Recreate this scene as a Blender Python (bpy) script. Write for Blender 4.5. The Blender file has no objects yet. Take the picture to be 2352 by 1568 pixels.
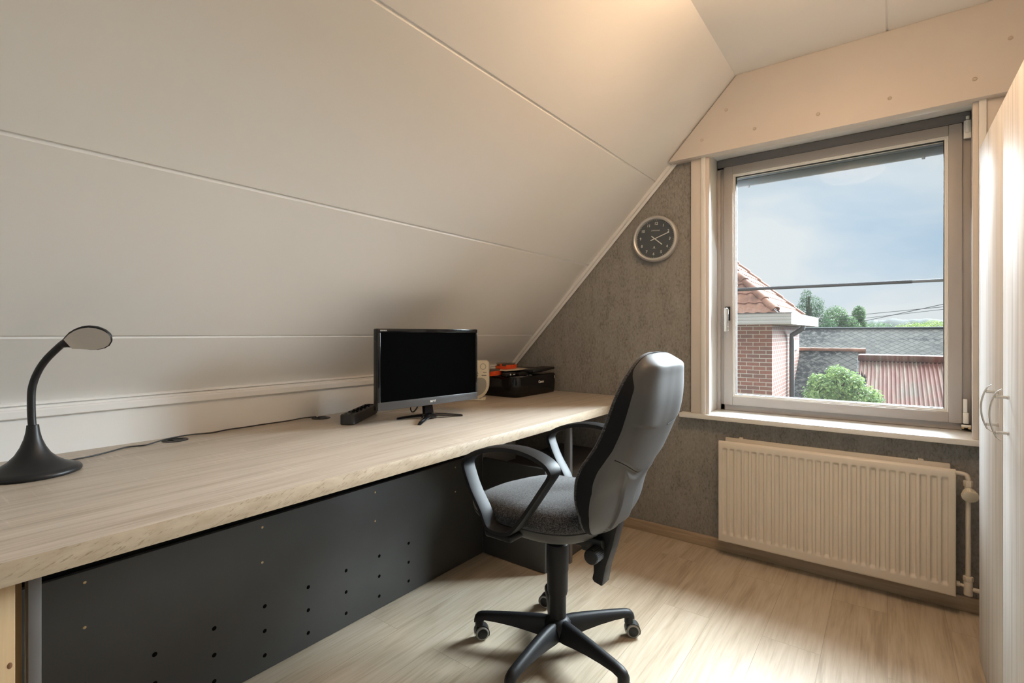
import bpy, bmesh, math, random
from mathutils import Vector, Matrix, noise as mnoise
random.seed(11)
C = bpy.context.scene.collection
PI = math.pi
R = math.radians

# ------------------------------------------------------------------ mesh builder
class MB:
    """collects shapes in one bmesh"""
    def __init__(self):
        self.bm = bmesh.new()
    def add(self, b, M=None):
        if M is not None:
            bmesh.ops.transform(b, matrix=M, verts=b.verts[:])
        me = bpy.data.meshes.new('tmp'); b.to_mesh(me); b.free()
        self.bm.from_mesh(me); bpy.data.meshes.remove(me)
        return self
    def box(self, x0, x1, y0, y1, z0, z1, bev=0.0, seg=2, M=None):
        b = bmesh.new(); bmesh.ops.create_cube(b, size=1)
        for v in b.verts:
            v.co = Vector(((x0+x1)/2+v.co.x*(x1-x0), (y0+y1)/2+v.co.y*(y1-y0), (z0+z1)/2+v.co.z*(z1-z0)))
        if bev > 0:
            bmesh.ops.bevel(b, geom=b.edges[:], offset=bev, segments=seg, profile=0.5, affect='EDGES')
        return self.add(b, M)
    def lathe(self, prof, n=32, M=None, a0=0.0, a1=2*PI):
        """prof: (radius, z) list about the z axis"""
        b = bmesh.new(); full = abs(a1-a0-2*PI) < 1e-6; rows = []
        cnt = n if full else n+1
        for r, z in prof:
            if r < 1e-6:
                rows.append([b.verts.new((0, 0, z))])
            else:
                rows.append([b.verts.new((r*math.cos(a0+(a1-a0)*k/n), r*math.sin(a0+(a1-a0)*k/n), z)) for k in range(cnt)])
        for p, q in zip(rows, rows[1:]):
            for k in range(n):
                k2 = (k+1) % cnt if full else k+1
                if len(p) == 1 and len(q) == 1: continue
                if len(p) == 1: b.faces.new((p[0], q[k2], q[k]))
                elif len(q) == 1: b.faces.new((p[k], p[k2], q[0]))
                else: b.faces.new((p[k], p[k2], q[k2], q[k]))
        bmesh.ops.recalc_face_normals(b, faces=b.faces[:])
        return self.add(b, M)
    def cyl(self, p0, p1, r0, r1=None, n=20, bev=0.0):
        r1 = r0 if r1 is None else r1
        p0, p1 = Vector(p0), Vector(p1); d = p1-p0; L = d.length
        M = Matrix.Translation(p0) @ d.to_track_quat('Z', 'Y').to_matrix().to_4x4()
        if bev > 0:
            prof = [(0, 0), (r0-bev, 0), (r0-bev*.3, bev*.3), (r0, bev), (r1, L-bev), (r1-bev*.3, L-bev*.3), (r1-bev, L), (0, L)]
        else:
            prof = [(0, 0), (r0, 0), (r1, L), (0, L)]
        return self.lathe(prof, n, M)
    def tube(self, pts, rad, n=10, closed=False):
        """round tube through pts; rad a number or list"""
        P = [Vector(p) for p in pts]; m = len(P)
        rr = rad if isinstance(rad, (list, tuple)) else [rad]*m
        b = bmesh.new(); rings = []; up = None
        for i in range(m):
            a = P[(i-1) % m] if (closed or i > 0) else P[i]
            c = P[(i+1) % m] if (closed or i < m-1) else P[i]
            t = (c-a).normalized()
            if up is None:
                up = Vector((0, 0, 1)) if abs(t.z) < .9 else Vector((1, 0, 0))
            s = t.cross(up).normalized(); up = s.cross(t).normalized()
            rings.append([b.verts.new(P[i]+(s*math.cos(2*PI*k/n)+up*math.sin(2*PI*k/n))*rr[i]) for k in range(n)])
        for i in range(m if closed else m-1):
            p, q = rings[i], rings[(i+1) % m]
            for k in range(n):
                b.faces.new((p[k], p[(k+1) % n], q[(k+1) % n], q[k]))
        if not closed:
            b.faces.new(rings[0][::-1]); b.faces.new(rings[-1])
        bmesh.ops.recalc_face_normals(b, faces=b.faces[:])
        return self.add(b)
    def loft(self, rings, closed_ring=True, caps=True, closed_path=False):
        """rings: equal-length lists of points"""
        b = bmesh.new(); rv = [[b.verts.new(p) for p in r] for r in rings]; n = len(rv[0])
        m = len(rv)
        for i in range(m if closed_path else m-1):
            p, q = rv[i], rv[(i+1) % m]
            for k in range(n if closed_ring else n-1):
                b.faces.new((p[k], p[(k+1) % n], q[(k+1) % n], q[k]))
        if caps and closed_ring and not closed_path:
            b.faces.new(rv[0][::-1]); b.faces.new(rv[-1])
        bmesh.ops.recalc_face_normals(b, faces=b.faces[:])
        return self.add(b)
    def prism(self, poly, vec, bev=0.0, seg=2):
        """closed planar polygon swept along vec"""
        b = bmesh.new(); v = Vector(vec)
        a = [b.verts.new(p) for p in poly]; c = [b.verts.new(Vector(p)+v) for p in poly]; n = len(poly)
        b.faces.new(a[::-1]); b.faces.new(c)
        for k in range(n):
            b.faces.new((a[k], a[(k+1) % n], c[(k+1) % n], c[k]))
        bmesh.ops.recalc_face_normals(b, faces=b.faces[:])
        if bev > 0:
            bmesh.ops.bevel(b, geom=b.edges[:], offset=bev, segments=seg, profile=0.5, affect='EDGES')
        return self.add(b)
    def grid(self, fn, nu, nv):
        b = bmesh.new()
        V = [[b.verts.new(fn(i/nu, j/nv)) for j in range(nv+1)] for i in range(nu+1)]
        for i in range(nu):
            for j in range(nv):
                b.faces.new((V[i][j], V[i+1][j], V[i+1][j+1], V[i][j+1]))
        return self.add(b)

ORG = {}
def world_org(o):
    p = Vector((0, 0, 0))
    while o is not None:
        p += Vector(o.location); o = o.parent
    return p

def obj(name, mb, mat, parent=None, world=False, smooth=35, **props):
    """links the shapes as ONE mesh object; world=True: the shapes were given in room coordinates"""
    bm = mb.bm
    if world and parent is not None:
        bmesh.ops.translate(bm, vec=-world_org(parent), verts=bm.verts[:])
    me = bpy.data.meshes.new(name); bm.to_mesh(me); bm.free()
    if smooth:
        me.polygons.foreach_set('use_smooth', [True]*len(me.polygons))
        me.set_sharp_from_angle(angle=R(smooth))
    o = bpy.data.objects.new(name, me); C.objects.link(o)
    if mat is not None: me.materials.append(mat)
    if parent is not None: o.parent = parent
    for k, v in props.items(): o[k] = v
    return o

def tag(o, label, cat, group=None):
    o['label'] = label; o['category'] = cat
    if group: o['group'] = group
    return o

def thing(name, label, cat, loc=(0, 0, 0), rz=0.0, group=None):
    o = bpy.data.objects.new(name, None); C.objects.link(o)
    o.empty_display_size = .05; o.location = loc; o.rotation_euler = (0, 0, rz)
    return tag(o, label, cat, group)

def struct(name, mb, mat, parent=None, smooth=30):
    o = obj(name, mb, mat, parent, world=True, smooth=smooth)
    if parent is None: o['kind'] = 'structure'
    return o

def text_mb(s, size, M, depth=.0004, bold=0.0):
    cu = bpy.data.curves.new('t', 'FONT'); cu.body = s; cu.size = size; cu.align_x = 'CENTER'; cu.align_y = 'CENTER'
    cu.extrude = depth; cu.offset = bold
    o = bpy.data.objects.new('t', cu); C.objects.link(o)
    me = bpy.data.meshes.new_from_object(o)
    b = bmesh.new(); b.from_mesh(me)
    bpy.data.objects.remove(o); bpy.data.curves.remove(cu); bpy.data.meshes.remove(me)
    return b, M

def add_text(mb, s, size, M, depth=.0004, bold=0.0):
    b, M = text_mb(s, size, M, depth, bold); mb.add(b, M); return mb

def cr(pts, per=6, closed=False):
    """Catmull-Rom through points"""
    P = [Vector(p) for p in pts]; n = len(P); out = []
    rng = range(n if closed else n-1)
    for i in rng:
        p0 = P[(i-1) % n] if (closed or i > 0) else P[0]
        p1, p2 = P[i], P[(i+1) % n]
        p3 = P[(i+2) % n] if (closed or i < n-2) else P[-1]
        for k in range(per):
            t = k/per
            out.append(.5*((2*p1)+(p2-p0)*t+(2*p0-5*p1+4*p2-p3)*t*t+(3*p1-p0-3*p2+p3)*t**3))
    if not closed: out.append(P[-1])
    return out

def interp(tab, z):
    """smooth (monotone cubic) curve through (z, value) pairs"""
    n = len(tab)
    if z <= tab[0][0]: return tab[0][1]
    if z >= tab[-1][0]: return tab[-1][1]
    for i in range(n-1):
        if z <= tab[i+1][0]: break
    def sl(k): return (tab[k+1][1]-tab[k][1])/(tab[k+1][0]-tab[k][0])
    def tan(k):
        if k == 0: return sl(0)
        if k == n-1: return sl(n-2)
        p, q = sl(k-1), sl(k)
        return 0.0 if p*q <= 0 else 2*p*q/(p+q)
    h = tab[i+1][0]-tab[i][0]; t = (z-tab[i][0])/h
    return ((2*t**3-3*t*t+1)*tab[i][1]+(t**3-2*t*t+t)*h*tan(i)+(-2*t**3+3*t*t)*tab[i+1][1]+(t**3-t*t)*h*tan(i+1))

def sstep(a, b, x):
    t = max(0, min(1, (x-a)/(b-a))); return t*t*(3-2*t)

# ------------------------------------------------------------------ materials
class NT:
    def __init__(self, name):
        self.m = bpy.data.materials.new(name); self.m.use_nodes = True
        self.t = self.m.node_tree; self.n = self.t.nodes; self.p = self.n['Principled BSDF']
    def new(self, kind, **kw):
        x = self.n.new(kind)
        for k, v in kw.items():
            if k.startswith('i_'):
                key = k[2:]; x.inputs[int(key) if key.isdigit() else key.replace('_', ' ')].default_value = v
            else: setattr(x, k, v)
        return x
    def link(self, a, b): self.t.links.new(a, b)
    def coords(self, scale=(1, 1, 1), rot=(0, 0, 0), loc=(0, 0, 0), kind='Object'):
        tc = self.new('ShaderNodeTexCoord'); mp = self.new('ShaderNodeMapping')
        mp.inputs['Scale'].default_value = scale; mp.inputs['Rotation'].default_value = rot; mp.inputs['Location'].default_value = loc
        self.link(tc.outputs[kind], mp.inputs['Vector']); return mp.outputs['Vector']
    def noise(self, vec, scale=5, detail=4, rough=.5, dist=0):
        x = self.new('ShaderNodeTexNoise'); x.inputs['Scale'].default_value = scale; x.inputs['Detail'].default_value = detail
        x.inputs['Roughness'].default_value = rough; x.inputs['Distortion'].default_value = dist
        self.link(vec, x.inputs['Vector']); return x.outputs['Fac']
    def ramp(self, fac, stops, interp='LINEAR'):
        x = self.new('ShaderNodeValToRGB'); x.color_ramp.interpolation = interp
        while len(x.color_ramp.elements) < len(stops): x.color_ramp.elements.new(.5)
        for e, (pos, col) in zip(x.color_ramp.elements, stops):
            e.position = pos; e.color = (*col, 1) if len(col) == 3 else col
        self.link(fac, x.inputs['Fac']); return x.outputs['Color']
    def mix(self, fac, a, b, mode='MIX'):
        x = self.new('ShaderNodeMix', data_type='RGBA', blend_type=mode)
        for sock, v in ((x.inputs['Factor'], fac), (x.inputs['A'], a), (x.inputs['B'], b)):
            s = sock
            if hasattr(v, 'is_output'): self.link(v, s)
            else: s.default_value = (*v, 1) if isinstance(v, tuple) and len(v) == 3 else v
        return x.outputs['Result']
    def mixc(self, fac, a, b, mode='MIX'):
        x = self.new('ShaderNodeMix', data_type='RGBA', blend_type=mode)
        for idx, v in ((0, fac), (6, a), (7, b)):
            s = x.inputs[idx]
            if hasattr(v, 'is_output'): self.link(v, s)
            else: s.default_value = (*v, 1) if isinstance(v, tuple) and len(v) == 3 else v
        return x.outputs[2]
    def math(self, op, a, b=0.0):
        x = self.new('ShaderNodeMath', operation=op)
        for idx, v in ((0, a), (1, b)):
            if hasattr(v, 'is_output'): self.link(v, x.inputs[idx])
            else: x.inputs[idx].default_value = v
        return x.outputs[0]
    def bump(self, h, strength=.2, dist=.002):
        x = self.new('ShaderNodeBump'); x.inputs['Strength'].default_value = strength; x.inputs['Distance'].default_value = dist
        self.link(h, x.inputs['Height']); self.link(x.outputs['Normal'], self.p.inputs['Normal'])
    def color(self, c):
        if hasattr(c, 'is_output'): self.link(c, self.p.inputs['Base Color'])
        else: self.p.inputs['Base Color'].default_value = (*c, 1)
    def set(self, rough=.5, metal=0.0, spec=.5):
        self.p.inputs['Roughness'].default_value = rough; self.p.inputs['Metallic'].default_value = metal
        self.p.inputs['Specular IOR Level'].default_value = spec
        return self

def plain(name, rgb, rough=.5, metal=0.0, spec=.5, var=.06, vs=9.0, bump=0.0, bs=220.0, bd=.001):
    t = NT(name); v = t.coords()
    f = t.noise(v, vs, 3)
    lo = tuple(c*(1-var) for c in rgb); hi = tuple(min(1, c*(1+var)) for c in rgb)
    t.color(t.ramp(f, [(.3, lo), (.7, hi)])); t.set(rough, metal, spec)
    if bump: t.bump(t.noise(v, bs, 2), bump, bd)
    return t.m

def mat_wood(name, axis, dark, mid, light, fine=60, band=10, stretch=.045, rough=.45, scratch=0.0, spec=.4):
    """grain along axis (0,1,2)"""
    t = NT(name); sc = [1, 1, 1]; sc[axis] = stretch
    v = t.coords(tuple(sc))
    a = t.noise(v, fine, 6, .6, .3); b = t.noise(v, band, 3, .5, .6)
    f = t.math('ADD', t.math('MULTIPLY', a, .55), t.math('MULTIPLY', b, .45))
    col = t.ramp(f, [(.36, dark), (.5, mid), (.64, light)])
    if scratch:
        sc2 = [9, 9, 9]; sc2[axis] = 130
        w = t.noise(t.coords(tuple(sc2)), 1, 3, .5)
        m = t.noise(t.coords(tuple([3 if k != axis else 1.2 for k in range(3)])), 1.6, 2)
        fac = t.math('MULTIPLY', t.ramp(w, [(.57, (0, 0, 0)), (.68, (1, 1, 1))]), t.ramp(m, [(.48, (0, 0, 0)), (.64, (1, 1, 1))]))
        col = t.mixc(t.math('MULTIPLY', fac, scratch), col, tuple(min(1, c*1.35+.04) for c in light))
    t.color(col); t.set(rough, 0, spec); t.bump(a, .08, .0006)
    return t.m

def mat_edge():
    t = NT('sawn_oak_edge')
    m2 = t.new('ShaderNodeMapping'); m2.inputs['Scale'].default_value = (1, 30, 210)
    t.link(t.coords((1, 1, 1), (R(-24), 0, 0)), m2.inputs['Vector'])
    a = t.noise(m2.outputs['Vector'], 1.5, 3, .55, .3); b = t.noise(t.coords((1, .3, 1)), 60, 4, .6)
    col = t.ramp(b, [(.3, (.385, .305, .218)), (.7, (.485, .40, .30))])
    col = t.mixc(t.ramp(a, [(.60, (0, 0, 0)), (.655, (.75, .75, .75)), (.69, (.2, .2, .2))]), col, (.20, .14, .09))
    t.color(col); t.set(.5, 0, .35); return t.m

def mat_floor():
    t = NT('laminate_oak_floor')
    tc = t.new('ShaderNodeTexCoord'); sp = t.new('ShaderNodeSeparateXYZ'); t.link(tc.outputs['Object'], sp.inputs[0])
    cb = t.new('ShaderNodeCombineXYZ'); t.link(sp.outputs['Y'], cb.inputs['X']); t.link(sp.outputs['X'], cb.inputs['Y'])
    br = t.new('ShaderNodeTexBrick', offset=.37, offset_frequency=2)
    for k, v in dict(Scale=1.0).items(): br.inputs[k].default_value = v
    br.inputs['Color1'].default_value = (.15, .15, .15, 1); br.inputs['Color2'].default_value = (.85, .85, .85, 1); br.inputs['Mortar'].default_value = (.5, .5, .5, 1)
    br.inputs['Mortar Size'].default_value = .0011; br.inputs['Mortar Smooth'].default_value = .2
    br.inputs['Brick Width'].default_value = 1.28; br.inputs['Row Height'].default_value = .19; br.inputs['Bias'].default_value = 0
    t.link(cb.outputs[0], br.inputs['Vector'])
    rnd = br.outputs['Color']
    def n4(scale_vec, scale, detail, dist):
        mp = t.new('ShaderNodeMapping'); mp.inputs['Scale'].default_value = scale_vec; t.link(tc.outputs['Object'], mp.inputs['Vector'])
        x = t.new('ShaderNodeTexNoise', noise_dimensions='4D'); x.inputs['Scale'].default_value = scale; x.inputs['Detail'].default_value = detail; x.inputs['Distortion'].default_value = dist
        t.link(mp.outputs[0], x.inputs['Vector']); t.link(t.math('MULTIPLY', rnd, 37.0), x.inputs['W']); return x.outputs['Fac']
    a = n4((1, .045, 1), 120, 6, .2); b = n4((1, .13, 1), 12, 5, 2.2); k = n4((1, .30, 1), 6, 2, .4)
    f = t.math('ADD', t.math('ADD', t.math('MULTIPLY', a, .42), t.math('MULTIPLY', b, .50)), t.math('MULTIPLY', t.math('SUBTRACT', rnd, .5), .10))
    f = t.math('ADD', f, .04)
    col = t.ramp(f, [(.36, (.365, .292, .205)), (.5, (.485, .403, .300)), (.64, (.565, .485, .378))])
    col = t.mixc(t.ramp(k, [(.735, (0, 0, 0)), (.80, (.8, .8, .8))]), col, (.22, .13, .06))
    col = t.mixc(t.math('MULTIPLY', br.outputs['Fac'], .42), col, (.16, .11, .07))
    t.color(col); t.set(.42, 0, .35); t.bump(a, .06, .0006)
    return t.m

def mat_wallpaper():
    t = NT('mottled_grey_brown_wallpaper')
    a = t.noise(t.coords((1, 1, .5)), 105, 9, .70, .5); b = t.noise(t.coords((1, 1, .35)), 18, 4, .55, .8); c = t.noise(t.coords((1, 1, .55)), 210, 3, .6)
    f = t.math('ADD', t.math('MULTIPLY', a, .74), t.math('MULTIPLY', b, .26))
    col = t.ramp(f, [(.34, (.135, .123, .109)), (.48, (.255, .240, .220)), (.58, (.295, .280, .258)), (.72, (.40, .385, .36))])
    col = t.mixc(t.ramp(c, [(.62, (0, 0, 0)), (.72, (.55, .55, .55))]), col, (.13, .12, .108))
    t.color(col); t.set(.78, 0, .25); t.bump(f, .35, .002)
    return t.m

def mat_fabric(name, dark, light, scale=420):
    t = NT(name)
    a = t.noise(t.coords((1, .45, 1), (0, 0, .6)), scale, 3, .7); b = t.noise(t.coords((.45, 1, 1), (0, 0, -.5)), scale*.8, 3, .7)
    f = t.math('MAXIMUM', a, b)
    t.color(t.ramp(f, [(.48, dark), (.56, tuple((x+y)*.42 for x, y in zip(dark, light))), (.70, light)])); t.set(.92, 0, .15)
    t.p.inputs['Sheen Weight'].default_value = .25
    t.bump(f, .5, .0015)
    return t.m

def mat_brick():
    t = NT('red_brick_masonry')
    tc = t.new('ShaderNodeTexCoord'); sp = t.new('ShaderNodeSeparateXYZ'); t.link(tc.outputs['Object'], sp.inputs[0])
    cb = t.new('ShaderNodeCombineXYZ'); t.link(t.math('ADD', sp.outputs['X'], sp.outputs['Y']), cb.inputs['X']); t.link(sp.outputs['Z'], cb.inputs['Y'])
    br = t.new('ShaderNodeTexBrick', offset=.5)
    br.inputs['Scale'].default_value = 1; br.inputs['Brick Width'].default_value = .205; br.inputs['Row Height'].default_value = .069
    br.inputs['Mortar Size'].default_value = .0068; br.inputs['Mortar Smooth'].default_value = .25; br.inputs['Bias'].default_value = -.1
    br.inputs['Color1'].default_value = (.29, .125, .088, 1); br.inputs['Color2'].default_value = (.20, .108, .085, 1); br.inputs['Mortar'].default_value = (.50, .45, .385, 1)
    t.link(cb.outputs[0], br.inputs['Vector'])
    n = t.noise(t.coords(), 14, 4)
    t.color(t.mixc(.35, br.outputs['Color'], t.ramp(n, [(.3, (.55, .5, .48)), (.7, (1, 1, 1))]), 'MULTIPLY')); t.set(.85, 0, .2)
    t.bump(br.outputs['Fac'], -.6, .006)
    return t.m

def mat_slate():
    t = NT('diamond_slate_shingles')
    def brick(rotz):
        v = t.coords((1, 1, 1), (0, 0, rotz))
        br = t.new('ShaderNodeTexBrick', offset=.0)
        br.inputs['Scale'].default_value = 1; br.inputs['Brick Width'].default_value = .135; br.inputs['Row Height'].default_value = .135
        br.inputs['Mortar Size'].default_value = .0085; br.inputs['Mortar Smooth'].default_value = .4
        br.inputs['Color1'].default_value = (.074, .068, .058, 1); br.inputs['Color2'].default_value = (.108, .100, .086, 1); br.inputs['Mortar'].default_value = (.012, .011, .009, 1)
        t.link(v, br.inputs['Vector']); return br
    br = brick(R(45))
    m1 = t.noise(t.coords((.55, 1.3, 1), (0, 0, R(40))), .75, 2, .5, .3); m2 = t.noise(t.coords(), 9, 5, .65); lich = t.noise(t.coords(), 22, 4)
    col = t.mixc(t.ramp(lich, [(.5, (0, 0, 0)), (.72, (.5, .5, .5))]), br.outputs['Color'], (.13, .122, .105))
    moss = t.math('MULTIPLY', t.ramp(m1, [(.46, (0, 0, 0)), (.53, (1, 1, 1))]), t.ramp(m2, [(.44, (0, 0, 0)), (.54, (1, 1, 1))]))
    col = t.mixc(moss, col, (.008, .007, .006))
    t.color(col); t.set(.85, 0, .2); t.bump(br.outputs['Fac'], -.5, .01)
    return t.m

def mat_rust():
    t = NT('rusty_corrugated_sheet')
    a = t.noise(t.coords((9, .5, 1)), 1.6, 5, .6); b = t.noise(t.coords((1, .8, 1)), 2.2, 4, .6)
    col = t.ramp(a, [(.36, (.105, .032, .020)), (.5, (.135, .055, .038)), (.6, (.150, .085, .060)), (.72, (.19, .145, .108))])
    col = t.mixc(t.ramp(b, [(.5, (0, 0, 0)), (.7, (.6, .6, .6))]), col, (.085, .08, .058))
    t.color(col); t.set(.8, 0, .2)
    return t.m

def mat_tile():
    t = NT('terracotta_roof_tile')
    b = t.noise(t.coords(), 3.2, 3, .6); c = t.noise(t.coords(), 16, 5, .65)
    col = t.ramp(b, [(.34, (.20, .10, .065)), (.5, (.30, .15, .095)), (.66, (.37, .21, .145))])
    col = t.mixc(t.ramp(c, [(.52, (0, 0, 0)), (.72, (.7, .7, .7))]), col, (.17, .11, .08))
    t.color(col); t.set(.8, 0, .2)
    return t.m

def mat_leaf(name, a, b, c):
    t = NT(name); g = t.new('ShaderNodeNewGeometry')
    n = t.noise(t.coords(), 1.6, 3)
    f = t.math('ADD', t.math('MULTIPLY', g.outputs['Random Per Island'], .6), t.math('MULTIPLY', n, .4))
    t.color(t.ramp(f, [(.2, a), (.5, b), (.8, c)])); t.set(.65, 0, .3)
    t.p.inputs['Subsurface Weight'].default_value = 0
    tr = t.new('ShaderNodeBsdfTranslucent'); t.link(t.p.inputs['Base Color'].links[0].from_socket, tr.inputs['Color'])
    mx = t.new('ShaderNodeMixShader'); mx.inputs[0].default_value = .35
    out = t.n['Material Output']; t.link(t.p.outputs[0], mx.inputs[1]); t.link(tr.outputs[0], mx.inputs[2]); t.link(mx.outputs[0], out.inputs['Surface'])
    return t.m

def mat_glass(name, tint=(1, 1, 1), refl=.045, veil=0.0):
    t = NT(name); t.n.remove(t.p)
    tr = t.new('ShaderNodeBsdfTransparent'); tr.inputs['Color'].default_value = (*tint, 1)
    gl = t.new('ShaderNodeBsdfGlossy'); gl.inputs['Roughness'].default_value = .004
    lw = t.new('ShaderNodeLayerWeight'); lw.inputs['Blend'].default_value = .5
    f = t.math('ADD', t.math('MULTIPLY', t.math('POWER', lw.outputs['Facing'], 5.0), .9), refl)
    mx = t.new('ShaderNodeMixShader'); t.link(f, mx.inputs[0]); t.link(tr.outputs[0], mx.inputs[1]); t.link(gl.outputs[0], mx.inputs[2])
    res = mx.outputs[0]
    if veil:                                                     # white scatter added to paint a veil of glare over the outside view
        tl = t.new('ShaderNodeBsdfTranslucent'); tl.inputs['Color'].default_value = (.9, .9, .9, 1)
        m2 = t.new('ShaderNodeMixShader'); m2.inputs[0].default_value = veil; t.link(res, m2.inputs[1]); t.link(tl.outputs[0], m2.inputs[2]); res = m2.outputs[0]
    t.link(res, t.n['Material Output'].inputs['Surface'])
    return t.m

def mat_emit(name, rgb, strength):
    t = NT(name); t.p.inputs['Base Color'].default_value = (.9, .88, .82, 1)
    t.p.inputs['Emission Color'].default_value = (*rgb, 1)
    n = t.noise(t.coords((1, 1, .2)), 9, 2, .5, 2.5)                  # swirled glass
    x = t.ramp(n, [(.35, (.45, .45, .45)), (.65, (1.55, 1.55, 1.55))])
    t.link(t.math('MULTIPLY', x, strength), t.p.inputs['Emission Strength'])
    return t.m

M = {}
M['floor'] = mat_floor()
M['paper'] = mat_wallpaper()
M['white'] = plain('white_ceiling_panel', (.82, .812, .79), .42, var=.012, vs=2.5, spec=.35)
M['wallwhite'] = plain('white_painted_board', (.78, .775, .76), .40, var=.012, vs=3, spec=.35)
M['lintel'] = plain('beige_painted_board', (.66, .60, .545), .50, var=.02, vs=3, spec=.3)
M['frame'] = plain('cream_grey_window_paint', (.385, .352, .33), .42, var=.02, vs=5)
M['bead'] = plain('white_glazing_bead', (.78, .765, .73), .35, var=.02)
M['rad'] = plain('cream_radiator_enamel', (.68, .61, .51), .35, var=.015, spec=.5)
M['base'] = mat_wood('oak_baseboard', 0, (.30, .215, .14), (.42, .32, .22), (.50, .40, .29), 50, 9, .06)
M['desk'] = mat_wood('sonoma_oak_desktop', 1, (.375, .312, .245), (.485, .418, .345), (.55, .49, .415), 85, 14, .04, .42, .35)
M['edge'] = mat_edge()
M['pine'] = mat_wood('pine_timber', 2, (.40, .27, .145), (.49, .345, .195), (.55, .41, .25), 40, 7, .05, .5)
M['black_panel'] = plain('black_melamine', (.050, .0495, .049), .42, var=.05, spec=.45, bump=.05)
M['metal_leg'] = plain('grey_steel_leg', (.16, .155, .155), .40, .4, var=.03)
M['hole'] = plain('dark_drilled_hole', (.002, .002, .002), .9, spec=.05)
M['brass'] = plain('brass_screw', (.55, .43, .25), .35, .8)
M['blackpl'] = plain('black_plastic', (.011, .011, .012), .42, spec=.38, var=.08, bump=.05, bs=600)
M['chairpl'] = plain('charcoal_moulded_plastic', (.0115, .0115, .013), .48, spec=.26, var=.06, bump=.06, bs=900, bd=.0005)
M['shell'] = plain('dark_grey_moulded_shell', (.080, .080, .082), .52, spec=.3, var=.03, bump=.06, bs=900, bd=.0004)
M['fabric'] = mat_fabric('charcoal_wool_fabric', (.009, .009, .011), (.125, .125, .132), 400)
M['pan'] = plain('dark_seat_pan', (.060, .060, .060), .5, spec=.3)
M['strip'] = plain('anthracite_plastic', (.026, .027, .028), .45, spec=.4)
M['rim'] = plain('matte_black', (.010, .010, .011), .75, spec=.15)
M['gloss'] = plain('gloss_black_plastic', (.006, .006, .007), .12, spec=.38, var=.03)
M['screen'] = plain('matte_lcd_screen', (.0006, .0006, .0006), .55, spec=.015, var=.02)
M['bezel'] = plain('brushed_grey_bezel', (.10, .10, .105), .32, .5, var=.05)
M['silver'] = plain('silver_print', (.75, .75, .75), .4, .2, var=.02)
M['steel'] = plain('brushed_steel', (.42, .40, .37), .32, .9, var=.03)
M['chrome'] = plain('satin_chrome_handle', (.62, .60, .56), .22, .85, var=.02)
M['clockrim'] = plain('silver_clock_rim', (.56, .55, .53), .32, .40, var=.03)
M['clockface'] = plain('slate_grey_dial', (.066, .078, .086), .55, var=.04)
M['cream'] = plain('cream_plastic', (.66, .61, .49), .40, var=.02)
M['greymesh'] = plain('grey_grille', (.30, .30, .27), .6, var=.1, bump=.6, bs=500, bd=.001)
M['orange'] = plain('orange_plastic', (.72, .085, .018), .38, var=.04)
M['smoke'] = mat_glass('smoked_clear_lid', (.78, .75, .71), .06)
M['knot'] = plain('brown_knot', (.20, .095, .045), .6)
M['contents'] = plain('grey_box_contents', (.17, .15, .13), .6)
M['card'] = plain('pale_card', (.55, .47, .36), .7, var=.05)
M['ward'] = mat_wood('whitewashed_wood', 2, (.52, .50, .485), (.69, .68, .665), (.78, .775, .765), 110, 22, .016, .60, spec=.14)
M['wardgap'] = plain('brown_door_gap', (.12, .07, .04), .7)
M['cap'] = plain('beige_screw_cap', (.56, .48, .40), .45)
M['dark'] = plain('dark_grey_vent_strip', (.17, .163, .17), .6, var=.05)
M['gasket'] = plain('black_rubber_gasket', (.006, .006, .007), .6)
M['shutter'] = plain('grey_shutter_slat', (.36, .41, .46), .45, var=.04)
M['glass'] = mat_glass('window_glass', (.97, .985, .98), .0014, .0028)
M['glass2'] = mat_glass('clear_glass', (.97, .985, .98), .04)
M['lampglow'] = mat_emit('warm_lamp_shade', (1, .665, .40), 24.0)
M['lampoff'] = plain('unlit_frosted_diffuser', (.60, .575, .54), .28, var=.02)
M['tread'] = plain('grey_caster_tread', (.30, .29, .27), .6)
M['brick'] = mat_brick()
M['tile'] = mat_tile()
M['slate'] = mat_slate()
M['rust'] = mat_rust()
M['fascia'] = plain('white_fascia_board', (.38, .37, .345), .5, var=.05, vs=4)
M['soffit'] = plain('pale_soffit', (.50, .47, .43), .6)
M['zinc'] = plain('grey_downpipe', (.10, .095, .09), .5, var=.1)
M['cable'] = plain('black_cable_rubber', (.0035, .0035, .004), .5)
M['sleeve'] = plain('grey_cable_sleeve', (.055, .062, .064), .5)
M['leaf_shrub'] = mat_leaf('light_green_leaves', (.075, .125, .040), (.15, .235, .075), (.29, .385, .145))
M['leaf_conifer'] = mat_leaf('dark_conifer_needles', (.020, .045, .022), (.045, .085, .040), (.085, .13, .065))
M['leaf_tree'] = mat_leaf('mid_green_leaves', (.035, .075, .025), (.075, .135, .045), (.13, .20, .08))
M['leaf_yellow'] = mat_leaf('yellow_green_leaves', (.09, .13, .03), (.19, .25, .06), (.30, .35, .10))
M['bark'] = plain('brown_bark', (.09, .06, .04), .9, var=.2)
M['hill'] = plain('distant_wooded_hill', (.0075, .0095, .0040), .95, var=.5, vs=.5, spec=.05)
M['ground'] = plain('grass_ground', (.10, .13, .06), .95, var=.3, vs=1, spec=.1)
M['pot'] = plain('dark_blue_plastic', (.018, .035, .085), .4)
M['char'] = plain('black_charred_metal', (.010, .010, .011), .8)

# ------------------------------------------------------------------ room shell
W = 2.79          # room face of the window wall
mb = MB(); mb.box(-2.4, .95, -1.6, 3.02, -.12, 0); struct('floor', mb, M['floor'])

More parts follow.
